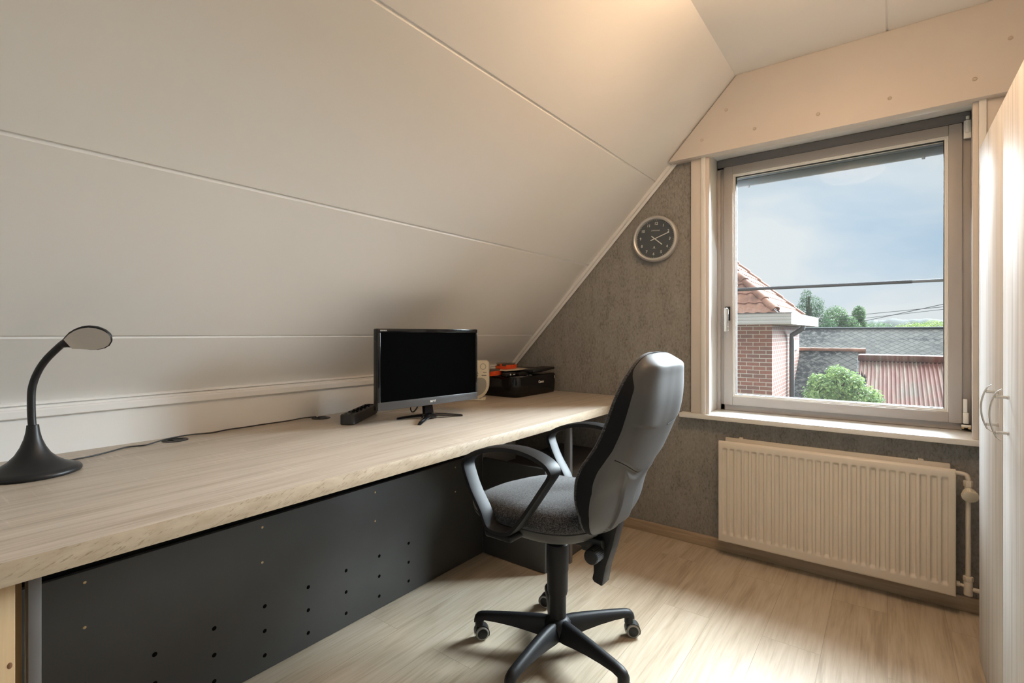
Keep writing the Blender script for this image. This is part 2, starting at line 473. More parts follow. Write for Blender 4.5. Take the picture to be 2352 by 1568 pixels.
# window wall (four blocks round the opening)
mb = MB()
mb.box(-2.4, -.80, W, 3.05, -.12, 2.7); mb.box(.36, .95, W, 3.05, -.12, 2.7)
mb.box(-.80, .36, W, 3.05, -.12, .693); mb.box(-.80, .36, W, 3.05, 2.16, 2.7)
struct('wall_back', mb, M['paper'], smooth=0)
mb = MB()      # unseen outer leaf of the wall; deep reveal added to block grazing light
mb.box(-2.4, -.80, 3.05, 3.42, -2.8, 2.7); mb.box(.265, 1.05, 3.05, 3.42, -2.8, 2.7); mb.box(-.80, .265, 3.05, 3.42, -2.8, .74); mb.box(-.80, .265, 3.05, 3.42, 2.41, 2.7)
struct('wall_outer', mb, M['brick'], smooth=0)

# sloping side: one board face with V seams, made as an extruded profile along y
def slope_pt(x): return 2.468+1.0396*(x+.621)
def seam_profile():
    d = Vector((1, 1.0396)).normalized(); nrm = Vector((d.y, -d.x))      # nrm points into the room (down, right)
    xs = [-2.12, -1.8975, -1.4815, -1.057, -.621]
    P = []
    for i, x in enumerate(xs):
        p = Vector((x, slope_pt(x)))
        if i in (0, len(xs)-1): P.append(p)
        else:
            P += [p-d*.0085, p-d*.0055-nrm*.0025, p+d*.0005-nrm*.007, p+d*.0035]
    return P, nrm
P, nrm = seam_profile()
poly = [(p.x, -1.6, p.y) for p in P] + [(-.60, -1.6, 2.62), (-2.25, -1.6, 2.62), (-2.25, -1.6, .93)]
mb = MB(); mb.prism(poly, (0, 4.39, 0)); struct('wall_left', mb, M['white'], smooth=20)
# low upright board under the slope
mb = MB(); mb.box(-2.2, -2.07, -1.6, W, 0, .93); struct('wall_knee', mb, M['wallwhite'], smooth=0)
# flat ceiling with a groove over the room
poly = [(-.63, -1.6, 2.468), (-.006, -1.6, 2.468), (-.002, -1.6, 2.474), (.002, -1.6, 2.474), (.006, -1.6, 2.468), (.606, -1.6, 2.468), (.61, -1.6, 2.474), (.614, -1.6, 2.468), (.95, -1.6, 2.468), (.95, -1.6, 2.6), (-.63, -1.6, 2.6)]
mb = MB(); mb.prism(poly, (0, 4.39, 0)); struct('ceiling', mb, M['white'], smooth=0)
mb = MB(); mb.box(.95, 1.05, -1.6, W, 0, 2.6); struct('wall_right', mb, M['wallwhite'], smooth=0)
mb = MB(); mb.box(-2.4, -1.0, -1.7, -1.6, 0, 2.6); mb.box(.80, 1.05, -1.7, -1.6, 0, 2.6); mb.box(-1.0, .80, -1.7, -1.6, 0, .70); mb.box(-1.0, .80, -1.7, -1.6, 2.15, 2.6)
struct('wall_front', mb, M['wallwhite'], smooth=0)

# trims -----------------------------------------------------------
d = Vector((1, 0, 1.0396)).normalized(); nin = Vector((1.0396, 0, -1)).normalized()
def strip(p0, p1, nrm_in, w, t):
    """moulding in the corner between a sloped/flat board and the window wall: a rounded profile swept from p0 to p1"""
    prof = [(0, 0), (0, t*.55), (w*.18, t*.9), (w*.34, t), (w*.5, t*.86), (w*.62, t*.62), (w, t*.55), (w, 0)]   # (towards the room along -y, away from board)
    m = MB(); rings = []
    for p in (p0, p1):
        rings.append([Vector(p)+Vector((0, -a, 0))+Vector(nrm_in)*b for a, b in prof])
    m.loft(rings); return m
pa = Vector((-2.04, W, slope_pt(-2.04))); pb = Vector((-.621, W, 2.468))
struct('trim_1', strip(pa-d*.08, pb+d*.012, nin, .028, .030), M['wallwhite'])
struct('trim_2', strip(pb+Vector((-.012, 0, 0)), (.95, W, 2.468), (0, 0, -1), .028, .030), M['wallwhite'])
poly = [(-2.12, -1.6, .948), (-2.078, -1.6, .939), (-2.072, -1.6, .934), (-2.086, -1.6, .926), (-2.060, -1.6, .921), (-2.057, -1.6, .917), (-2.057, -1.6, .898), (-2.060, -1.6, .895), (-2.08, -1.6, .893)]
mb = MB(); mb.prism(poly, (0, 4.36, 0)); struct('trim_3', mb, M['wallwhite'], smooth=20)
mb = MB(); mb.box(-2.06, .95, W-.017, W, 0, .060, .003); struct('baseboard_back', mb, M['base'])

# board above the window, with screw caps
mb = MB()
xl = lambda z: -.621+(z-2.468)/1.0396
poly = [(xl(2.095)+.012, 2.72, 2.095), (.95, 2.72, 2.095), (.95, 2.72, 2.468), (-.615, 2.72, 2.468)]
mb.prism(poly, (0, .07, 0), .002)
lint = struct('trim_4', mb, M['lintel'])
for x, z in [(-.664, 2.304), (-.53, 2.174), (-.786, 2.175), (-.258, 2.174), (.009, 2.173), (.281, 2.173), (.384, 2.301)]:
    m = MB(); m.lathe([(0, .0035), (.004, .0035), (.0045, .0022), (.0062, .0034), (.0076, .003), (.0085, 0), (0, 0)], 16, Matrix.Translation((x, 2.72, z)) @ Matrix.Rotation(PI/2, 4, 'X'))
    obj('screw_cap', m, M['cap'], lint)

# ------------------------------------------------------------------ window
YF = 2.985
mb = MB()   # reveal lining and outer frame
mb.box(-.80, -.777, 2.75, 3.05, .717, 2.14, .002); mb.box(.297, .32, 2.75, 3.05, .717, 2.14, .002)
mb.box(-.80, .32, 2.79, 3.05, 2.135, 2.16, .002)
win = struct('window_1', mb, M['bead'])
m = MB(); F0 = 2.99
m.box(-.777, -.735, F0, 3.05, .717, 2.135, .003); m.box(.263, .297, F0, 3.05, .717, 2.135, .003); m.box(-.777, .297, F0, 3.05, .717, .752, .003); m.box(-.777, .297, F0, 3.05, 2.08, 2.135, .003)
m.box(-.777, -.757, F0-.012, F0+.01, .717, 2.08, .003)
struct('window_frame', m, M['frame'], win)
m = MB(); m.box(-.775, .295, F0-.014, F0+.004, 2.091, 2.133, .002); m.box(-.77, .29, F0-.018, F0-.010, 2.088, 2.094, .001)
struct('ventilation_strip', m, M['dark'], win)
m = MB(); S0 = YF-.014
def ring(m, x0, x1, z0, z1, w, y0, y1, bev):
    m.box(x0, x0+w, y0, y1, z0, z1, bev); m.box(x1-w, x1, y0, y1, z0, z1, bev)
    m.box(x0+w-.001, x1-w+.001, y0, y1, z0, z0+w, bev); m.box(x0+w-.001, x1-w+.001, y0, y1, z1-w, z1, bev)
ring(m, -.739, .267, .749, 2.087, .047, S0, 3.04, .004)
struct('sash', m, M['frame'], win)
m = MB(); ring(m, -.693, .221, .795, 2.041, .0065, S0+.006, 3.03, .002); ring(m, -.687, .215, .801, 2.036, .0075, S0+.012, 3.03, .002)
struct('glazing_bead', m, M['bead'], win)
m = MB(); ring(m, -.680, .208, .808, 2.0305, .003, S0+.02, 3.012, 0)
struct('rubber_seal', m, M['gasket'], win)
m = MB(); m.box(-.684, .212, 3.014, 3.018, .803, 2.034)
struct('pane', m, M['glass'], win, smooth=0)
# handle on the left stile
m = MB(); m.box(-.729, -.703, S0-.008, S0+.001, 1.222, 1.300, .002)
hp = struct('handle_plate', m, M['gasket'], win)
m = MB()
m.cyl((-.716, S0-.006, 1.279), (-.716, S0-.040, 1.279), .0105, n=16)
m.loft([[Vector((-.716+a*wd, S0-.043+b*.008, z)) for a, b in ((-1, -.4), (-.6, -1), (.6, -1), (1, -.4), (1, .4), (.6, 1), (-.6, 1), (-1, .4))] for z, wd in ((1.292, .006), (1.288, .0105), (1.270, .0125), (1.24, .0115), (1.19, .0108), (1.165, .0115), (1.161, .009))])
struct('window_handle', m, M['chrome'], win)
# hinges on the right
m = MB(); m.cyl((.283, S0-.012, 2.035), (.283, S0-.012, 2.088), .0085, n=14, bev=.002); m.cyl((.283, S0-.012, 2.093), (.283, S0-.012, 2.106), .006, n=12); m.box(.271, .296, S0-.008, S0+.006, 2.012, 2.090, .002)
struct('hinge', m, M['bead'], win)
m = MB(); m.cyl((.277, S0-.010, .752), (.277, S0-.010, .80), .010, .010, n=14, bev=.002); m.box(.268, .282, S0-.016, S0, .80, .86, .003); m.cyl((.262, S0-.012, .740), (.294, S0-.012, .740), .0075, n=12, bev=.002)
struct('hinge', m, M['bead'], win)
m = MB(); m.cyl((.266, S0-.012, .735), (.266, S0-.025, .735), .005, n=10); m.cyl((.288, S0-.012, .735), (.288, S0-.025, .735), .005, n=10)
struct('hinge_screw', m, M['brass'], win)
# unseen window added behind the viewpoint as neutral fill light
m = MB(); ring(m, -1.0, .80, .70, 2.15, .06, -1.69, -1.62, .004); m.box(-.13, -.07, -1.69, -1.62, .755, 2.095, .004)
w2 = struct('fill_window', m, M['frame'])
m = MB(); m.box(-.945, .745, -1.658, -1.654, .755, 2.095); struct('pane', m, M['glass2'], w2, smooth=0)
# casing boards and sill
m = MB(); m.box(-.856, -.760, 2.762, W+.002, .717, 2.096, .002); struct('trim_5', m, M['lintel'])
m = MB(); m.box(.280, .400, 2.762, W+.002, .717, 2.096, .002); m.box(.297, .3000, 2.758, 2.764, .717, 2.096); struct('trim_6', m, M['lintel'])
m = MB(); m.box(.402, .95, 2.772, W+.002, .06, 2.096, .002); m.box(.437, .4395, 2.769, 2.774, .06, 2.096); struct('trim_7', m, M['lintel'])
m = MB(); m.box(-.913, .44, 2.738, 3.02, .692, .7165, .003); struct('trim_8', m, M['bead'])
# rolled shutter edge outside the glass
t = thing('roller_shutter', 'grey roller shutter edge with two rubber stops hanging outside the window top', 'shutter', (-.24, 3.12, 1.997))
m = MB()
for k in range(5): m.box(-.795, .260, 3.105, 3.117, 1.998+k*.042, 1.998+k*.042+.0415, .004)
obj('slat_curtain', m, M['shutter'], t, world=True)
for x in (-.635, .14):
    m = MB(); m.cyl((x, 3.111, 2.000), (x, 3.111, 1.990), .009, .006, n=12); obj('rubber_stop', m, M['shutter'], t, world=True)
m = MB(); m.box(-.795, .260, 3.09, 3.16, 2.206, 2.40, .004); obj('shutter_box', m, M['shutter'], t, world=True)

# ------------------------------------------------------------------ radiator
t = thing('radiator', 'cream ribbed panel radiator on the dark wall below the window sill', 'radiator', (-.24, 2.69, .087))
x0, x1, z0, z1, yr = -.695, .222, .087, .598, 2.690
def rad_surface():
    n = 26; pitch = (x1-x0-.03)/n; per = 10
    us = [0, .004, .008]; X = [x0, x0+.003, x0+.012]
    for k in range(n):
        for j in range(per): X.append(x0+.015+pitch*(k+j/per))
    X += [x1-.015, x1-.003, x1]
    Z = [z0, z0+.003, z0+.03, z0+.036, z0+.040, z0+.048, z0+.052, z1-.046, z1-.042, z1-.036, z1-.033, z1-.012, z1-.006, z1]
    b = bmesh.new(); V = []
    for x in X:
        row = []
        for z in Z:
            q = ((x-x0-.015)/pitch) % 1.0 if x0+.0149 < x < x1-.0151 else 0
            fx = sstep(.10, .24, q)*(1-sstep(.68, .82, q)); fz = sstep(z0+.034, z0+.050, z)*(1-sstep(z1-.044, z1-.034, z))
            y = yr+.0085*fx*fz
            e = min(x-x0, x1-x, z-z0); 
            if e < .002: y += .004
            if z > z1-.004: y += .012
            elif z > z1-.009: y += .003
            row.append(b.verts.new((x, y, z)))
        V.append(row)
    for i in range(len(X)-1):
        for j in range(len(Z)-1):
            b.faces.new((V[i][j], V[i+1][j], V[i+1][j+1], V[i][j+1]))
    m = MB(); m.add(b); return m
m = rad_surface()
m.box(x0+.001, x1-.001, yr+.012, yr+.020, z0+.002, z1-.002, .002)
m.box(x0-.001, x0+.003, yr+.003, yr+.020, z0, z1-.003, .001); m.box(x1-.003, x1+.001, yr+.003, yr+.020, z0, z1-.003, .001)
m.box(x0, x1, yr+.001, yr+.020, z0-.002, z0+.002, .001)
obj('front_panel', m, M['rad'], t, world=True, smooth=50)
m = MB(); m.box(x0+.02, x1-.012, 2.748, 2.762, z0+.006, z1+.010, .003); m.box(x0+.03, x1-.02, 2.712, 2.747, z0+.02, z1-.016)
obj('back_panel', m, M['rad'], t, world=True)
for x in (-.60, .115):
    m = MB(); m.box(x-.009, x+.009, 2.750, 2.768, z1+.008, z1+.016, .002); obj('wall_mount', m, M['rad'], t, world=True)
m = MB(); m.tube(cr([(.215, 2.722, .580), (.240, 2.722, .580), (.256, 2.721, .576), (.262, 2.720, .562), (.262, 2.720, .545)], 4), .0085, 12)
obj('elbow_pipe', m, M['rad'], t, world=True)
m = MB(); m.cyl((.262, 2.72, .555), (.262, 2.72, .530), .015, n=6, bev=.002); m.cyl((.262, 2.72, .538), (.262, 2.72, .490), .012, n=14)
vb = obj('valve_body', m, M['rad'], t, world=True)
m = MB(); dv = Vector((.02, -.90, -.38)).normalized(); p = Vector((.264, 2.715, .510))
m.cyl(p, p+dv*.034, .021, .0255, n=28, bev=.003)
for k in range(28):
    a = 2*PI*k/28; s = dv.cross(Vector((0, 0, 1))).normalized(); u = s.cross(dv)
    q = p+dv*.030+(s*math.cos(a)+u*math.sin(a))*.0255; m.cyl(q-dv*.010, q+dv*.002, .0016, n=5)
obj('thermostat_dial', m, M['cream'], t, world=True)
m = MB(); m.cyl((.262, 2.72, .50), (.262, 2.72, .135), .0085, n=14); obj('riser_pipe', m, M['rad'], t, world=True)
m = MB(); m.cyl((.262, 2.72, .168), (.262, 2.72, .148), .0165, n=6, bev=.002); m.cyl((.262, 2.72, .148), (.262, 2.72, .092), .0145, n=16, bev=.002)
m.cyl((.262, 2.72, .125), (.228, 2.718, .130), .006, n=10); m.cyl((.236, 2.718, .130), (.224, 2.717, .131), .011, n=8, bev=.002); m.cyl((.262, 2.72, .118), (.42, 2.726, .112), .0085, n=12)
obj('lockshield_valve', m, M['rad'], t, world=True)

# ------------------------------------------------------------------ wardrobe
wx = .26
t = thing('wardrobe', 'tall whitewashed wood wardrobe with bow handles at the right beside the window', 'wardrobe', (.56, 1.50, 0))
m = MB(); m.box(wx+.021, .90, .592, 2.396, .0, 1.800, .001); obj('carcass', m, M['ward'], t, world=True)
m = MB(); m.box(wx+.019, wx+.0215, .60, 2.39, .005, 1.797); obj('gap_lining', m, M['wardgap'], t, world=True)
doors = [(1.9505, 2.400, 1.998), (1.4985, 1.9465, 1.880), (1.0465, 1.4945, 1.095), (.5945, 1.0425, .975)]
for i, (y0, y1, hy) in enumerate(doors):
    m = MB(); m.box(wx, wx+.0185, y0, y1, .004, 1.803, .0012); dd = obj('door', m, M['ward'], t, world=True)
    hy = {0: 2.018, 1: 1.862, 2: 1.112, 3: .96}[i]
    m = MB()
    arc = [(wx-.020-.018*(1-((z-.9305)/.070)**2)+(.006 if abs(z-.9305) > .066 else 0), hy, z) for z in [.9305-.070+.140*k/16 for k in range(17)]]
    rings = []
    for k, (x, y, z) in enumerate(arc):
        s = .6 if k in (0, 16) else 1
        rings.append([(x+.0022*s*a, y+.0042*s*b, z) for a, b in ((-1, -.6), (-.5, -1), (.5, -1), (1, -.6), (1, .6), (.5, 1), (-.5, 1), (-1, .6))])
    m.loft(rings)
    for z in (.8825, .9785): m.cyl((wx+.001, hy, z), (wx-.0265, hy, z), .0042, n=12); m.cyl((wx+.001, hy, z), (wx-.004, hy, z), .0055, n=12)
    obj('handle', m, M['chrome'], dd, world=True)

# ------------------------------------------------------------------ desk
ZD = .775
desk = thing('desk', 'long sonoma oak worktop desk built in under the sloping wall', 'desk', (-1.6, .8, 0))
m = MB(); m.box(-2.066, -1.1545, -1.30, 2.783, ZD-.040, ZD, .0012); obj('worktop', m, M['desk'], desk, world=True)
m = MB(); m.box(-1.1545, -1.1530, -1.30, 2.783, ZD-.0405, ZD+.0002, .0004); obj('edge_band', m, M['edge'], desk, world=True, label='sawn oak edge strip')
px = -1.692
m = MB(); m.box(px-.018, px, -1.30, 1.992, .003, .522, .001); bp = obj('kick_panel', m, M['black_panel'], desk, world=True, label='black panel with drilled holes and brass screws')
def disc(x, y, z, r, dr, mat, name, par):
    m = MB(); m.lathe([(0, dr), (r*.55, dr), (r*.8, dr*.8), (r, 0)], 14, Matrix.Translation((x, y, z)) @ Matrix.Rotation(PI/2, 4, 'Y'))
    return obj(name, m, mat, par, world=True)
for k in range(9):
    y = .371-.158+.158*k+.157*0
    for z in (.222, .138, .055):
        disc(px+.0001, .370+.1595*(k-1), z, .0068, .0004, M['hole'], 'drill_hole', bp)
for y in (.372, .840, 1.306, 1.785):
    for z in (.493, .374):
        o = disc(px+.0002, y, z, .0042, .0016, M['brass'], 'screw', bp)
        disc(px+.0016, y, z, .0017, .0004, M['hole'], 'screw_socket', o) if False else None
# black shelf board and sheet paint the shade of the recess behind the kick panel
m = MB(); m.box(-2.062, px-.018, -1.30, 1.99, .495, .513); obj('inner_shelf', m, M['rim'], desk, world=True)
m = MB(); m.box(-2.066, -2.056, -1.30, 1.99, .515, ZD-.041); obj('recess_shade', m, M['rim'], desk, world=True)
# steel frame legs
for (y0, y1, x0_, x1_) in ((.187, .2045, -1.230, -1.200),):
    m = MB(); m.box(x0_, x1_, y0, y1, .0, ZD-.040, .001); obj('leg', m, M['metal_leg'], desk, world=True)
m = MB(); m.box(-1.299, -1.264, 2.160, 2.184, .0, ZD-.040, .001); obj('leg', m, M['metal_leg'], desk, world=True)
m = MB(); m.box(-1.62, -1.33, 2.14, 2.20, ZD-.046, ZD-.040, .001); obj('bracket_plate', m, M['card'], desk, world=True)
# pine timber at the near end
m = MB(); m.box(-1.262, -1.192, .030, .170, 0, ZD-.040, .002); pt = obj('timber_support', m, M['pine'], desk, world=True, label='pale pine upright with a knot')
m = MB(); m.box(-1.29, -1.232, .1705, .184, 0, ZD-.040, .001); obj('timber_support', m, M['pine'], desk, world=True)
m = MB(); m.lathe([(0, .0006), (.002, .0006), (.0035, 0)], 14, Matrix.Translation((-1.192, .163, .585)) @ Matrix.Rotation(PI/2, 4, 'Y') @ Matrix.Scale(1.6, 4, (1, 0, 0)))
obj('knot', m, M['knot'], pt, world=True)
# cable grommets
for gx, gy in ((-1.996, .686), (-2.003, 1.254)):
    m = MB(); m.lathe([(.0, .0012), (.022, .0012), (.024, .0030), (.030, .0034), (.038, .0024), (.040, 0)], 32, Matrix.Translation((gx, gy, ZD)))
    g = obj('cable_grommet', m, M['blackpl'], desk, world=True)
    m = MB(); m.box(gx-.008, gx+.008, gy-.030, gy-.006, ZD+.0012, ZD+.0022); obj('cable_slot', m, M['hole'], g, world=True)

# dark storage unit under the far end of the desk
t = thing('under_desk_cabinet', 'dark low cabinet standing under the window end of the desk', 'cabinet', (-1.49, 2.38, 0))
m = MB(); m.box(-1.690, -1.302, 2.012, 2.770, .0, .44, .001); obj('carcass', m, M['shell'], t, world=True)
m = MB(); m.box(-1.690, -1.304, 1.9935, 2.011, .004, .50, .001); obj('front_panel', m, M['black_panel'], t, world=True, label='black front panel')

# ------------------------------------------------------------------ office chair (local +x = where the sitter faces, +y = sitter's left)
chair = thing('office_chair', 'charcoal fabric swivel chair with loop armrests standing at the desk', 'chair', (-.949, 1.533, 0), PI)
# seat cushion and pan
def sup(th, a0, a1, b, n=3.0):
    c, s = math.cos(th), math.sin(th); e = 2.0/n
    x = abs(c)**e*(a1 if c > 0 else a0); return (x if c > 0 else -x, (abs(s)**e*b)*(1 if s > 0 else -1))
N = 56
def seat_ring(sc, z, dz=None):
    out = []
    for k in range(N):
        th = 2*PI*k/N; x, y = sup(th, .225, .300, .235, 2.7)
        x = (x+.02)*sc-.02*sc; xx, yy = x*1.0, y*sc
        zz = z
        if dz: zz += dz(xx, yy, sc)
        out.append(Vector((xx+.01, yy, zz)))
    return out
def dome(x, y, sc):
    f = sstep(.10, .30, x)*-.030; b = .012*sstep(-.02, -.20, x); side = -.010*(y/.235)**2
    return (f+b*0)*1.0+side+.010*abs(y/.2)**2*(1 if x < 0 else .3)*.8
m = MB()
rings = [seat_ring(.93, .516), seat_ring(.985, .522), seat_ring(1.0, .536), seat_ring(.992, .553, dome), seat_ring(.96, .568, dome), seat_ring(.90, .578, dome), seat_ring(.75, .586, dome), seat_ring(.5, .588, dome), seat_ring(.25, .587, dome), seat_ring(.05, .586, dome)]
m.loft(rings); obj('seat', m, M['fabric'], chair, smooth=70)
m = MB(); rings = [seat_ring(.20, .446), seat_ring(.45, .449), seat_ring(.66, .458), seat_ring(.82, .474), seat_ring(.92, .492), seat_ring(.975, .508), seat_ring(.99, .518), seat_ring(.97, .523)]
m.loft(rings); obj('seat_pan', m, M['pan'], chair, smooth=60)
# backrest: shell (rear) and cushion (front)
XR = [(.495, -.214), (.52, -.224), (.56, -.240), (.625, -.258), (.66, -.270), (.71, -.298), (.775, -.328), (.83, -.352), (.88, -.372), (.95, -.388), (1.02, -.396), (1.052, -.400), (1.075, -.378), (1.092, -.362)]
XF = [(.495, -.188), (.59, -.188), (.61, -.182), (.65, -.176), (.69, -.179), (.735, -.194), (.775, -.220), (.82, -.250), (.863, -.270), (.915, -.288), (.965, -.304), (1.015, -.322), (1.05, -.336), (1.095, -.352)]
HW = [(.508, .050), (.510, .085), (.514, .115), (.521, .142), (.533, .166), (.553, .188), (.580, .203), (.62, .211), (.65, .213), (.72, .216), (.80, .216), (.88, .212), (.95, .203), (1.0, .188), (1.035, .170), (1.06, .148), (1.077, .120), (1.087, .085), (1.092, .040)]
zs = [.508, .509, .511, .514, .518, .524]+[.532+.00375*k for k in range(133)]+[1.034, 1.041, 1.047, 1.052, 1.056, 1.061, 1.067, 1.073, 1.079, 1.084, 1.088, 1.0915]
def creases(y, z, s):
    h = 0.0
    zu = .690+.46*math.sqrt(y*y+.0012)
    h += .008*sstep(zu-.003, zu+.005, z)                       # upper cover laid over the lower one
    zc = .858+.020*min(1.3, abs(y/.15))**1.6
    h += .005*sstep(zc-.002, zc+.003, z)*sstep(.02, .12, abs(y))
    w = .052+4.0*(z-.60)**2                             # hourglass spine of the lower cover
    if z < zu: h += .007*(1-sstep(w-.002, w+.004, abs(y)))*(1-sstep(zu-.03, zu-.008, z))
    return h*(1-sstep(.165, .20, abs(y)))
m = MB(); rings = []; rim = []
for z in zs:
    hw = interp(HW, z); xr = interp(XR, z); xf = interp(XF, z)-.022
    D = xf-xr; ring_ = []; na = 120
    Ls = min(.048, D*.62); Lr = Ls*(1-sstep(.985, 1.055, z))      # flat side wall, then a rounded corner, then the convex rear
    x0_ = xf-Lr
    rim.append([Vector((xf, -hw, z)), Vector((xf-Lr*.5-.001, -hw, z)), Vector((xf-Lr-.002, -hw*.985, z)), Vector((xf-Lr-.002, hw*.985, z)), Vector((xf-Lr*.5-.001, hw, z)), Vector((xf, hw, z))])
    ring_ += [Vector((x0_, -hw*.984, z)), Vector((x0_-(Ls-Lr)*.5-.001, -hw*.984, z)), Vector((xf-Ls-.002, -hw*.983, z))]
    for k in range(na+1):
        u = -1+2*k/na; y = hw*.975*math.copysign(abs(u)**.9, u)
        q = (1-abs(u)**7)**.6; bulge = .020*(1-u*u)*min(1, hw/.15)
        x = xf-Ls-.003-(D-Ls-.009)*q-bulge*q-creases(y, z, 0)*q
        ring_.append(Vector((x, y, z)))
    ring_ += [Vector((xf-Ls-.002, hw*.983, z)), Vector((x0_-(Ls-Lr)*.5-.001, hw*.984, z)), Vector((x0_, hw*.984, z))]
    rings.append(ring_)
m.loft(rings); obj('backrest_shell', m, M['shell'], chair, smooth=70)
def shell_x(y, z):
    hw = interp(HW, z); xr = interp(XR, z); xf = interp(XF, z)-.022; D = xf-xr; Ls = min(.048, D*.62)
    u = max(-1, min(1, y/(hw*.975))); u = math.copysign(abs(u)**(1/.9), u)
    q = (1-abs(u)**7)**.6; bulge = .020*(1-u*u)*min(1, hw/.15)
    return xf-Ls-.003-(D-Ls-.009)*q-bulge*q-creases(y, z, 0)*q
for fz, ys in ((lambda y: .690+.46*math.sqrt(y*y+.0012)-.001, [(-.196+.392*k/60) for k in range(61)]), (lambda y: .858+.020*min(1.3, abs(y/.15))**1.6-.0005, [(-.19+.15*k/24) for k in range(25)])):
    m = MB(); m.tube([(shell_x(y, fz(y))-.0010, y, fz(y)) for y in ys], .0014, 6); obj('crease_shade', m, M['rim'], chair)  # black tubes paint the shade lines of the creases onto the shell
m = MB(); m.loft(rim); obj('backrest_side', m, M['rim'], chair, smooth=40)  # near-black side walls, narrowing away towards the top
m = MB(); rings = []
for z in zs:
    hw = interp(HW, z)-.004; xf = interp(XF, z)
    if z < .54: continue
    ring_ = []; na = 40
    for k in range(na+1):
        a = -PI/2+PI*k/na
        y = hw*math.copysign(abs(math.sin(a))**.5, math.sin(a)); q = abs(math.cos(a))**.45
        ring_.append(Vector((xf-.0225+(.024+.012*(1-(y/hw)**2)-.020*(1-(y/hw)**2))*q, y, z)))
    rings.append(ring_)
m.loft(rings); obj('backrest_cushion', m, M['fabric'], chair, smooth=60)
# loop armrests: flat strap swept round a traced loop
OUT = [(.203, .708), (.189, .736), (.156, .757), (.107, .775), (.044, .788), (-.016, .791), (-.059, .787), (-.101, .777), (-.138, .760), (-.157, .738), (-.154, .718), (-.118, .665), (-.084, .616), (-.045, .562), (-.012, .524), (.011, .508), (.055, .503), (.098, .513), (.129, .566), (.166, .620), (.190, .668)]
def arm(side):
    m = MB(); P = cr([(a, 0, b) for a, b in OUT], 5, True); n = len(P); rings = []
    cx = sum(p.x for p in P)/n; cz = sum(p.z for p in P)/n
    for i in range(n):
        tg = (P[(i+1) % n]-P[(i-1) % n]).normalized(); nr = Vector((tg.z, 0, -tg.x))
        if nr.dot(Vector((cx-P[i].x, 0, cz-P[i].z))) < 0: nr = -nr
        top = sstep(.70, .76, P[i].z); th = .0145+.0025*top; y0, y1 = (.236-.004*top, .290+.002*top)
        sec = [(0.12, .0), (.0, .18), (.0, .82), (.12, 1), (.88, 1), (1, .86), (1, .14), (.88, 0)]
        rings.append([Vector((P[i].x+nr.x*th*a, (y1+(y0-y1)*b)*side, P[i].z+nr.z*th*a)) for a, b in sec])
    m.loft(rings, closed_path=True, caps=False)
    m.box(-.004, .102, min(.06*side, .286*side), max(.06*side, .286*side), .488, .509, .006)
    return m
for s in (1, -1): obj('armrest', arm(s), M['chairpl'], chair, smooth=45)
# back support bar with tail, knob, mechanism
m = MB(); pr_ = [(-.157, .382), (-.158, .345), (-.152, .322), (-.160, .313), (-.190, .306), (-.203, .372), (-.226, .441), (-.245, .515), (-.255, .56), (-.19, .56), (-.17, .50), (-.148, .45), (-.143, .405)]
m.prism([(a, -.028, b) for a, b in pr_], (0, .056, 0), .005); obj('back_support_bar', m, M['chairpl'], chair, smooth=40)
m = MB(); m.box(-.20, .09, -.05, .05, .432, .470, .008); m.box(-.205, -.11, -.030, .030, .408, .462, .010); m.box(-.12, -.02, -.025, .025, .420, .445, .006)
obj('tilt_mechanism', m, M['blackpl'], chair)
m = MB(); m.cyl((-.185, .025, .428), (-.185, .048, .428), .012, n=16); m.cyl((-.185, .045, .428), (-.185, .100, .428), .0235, n=26, bev=.003)
for k in range(26):
    a = 2*PI*k/26; m.cyl((-.185+.0235*math.cos(a), .050, .428+.0235*math.sin(a)), (-.185+.0235*math.cos(a), .095, .428+.0235*math.sin(a)), .0018, n=6)
obj('tension_knob', m, M['blackpl'], chair)
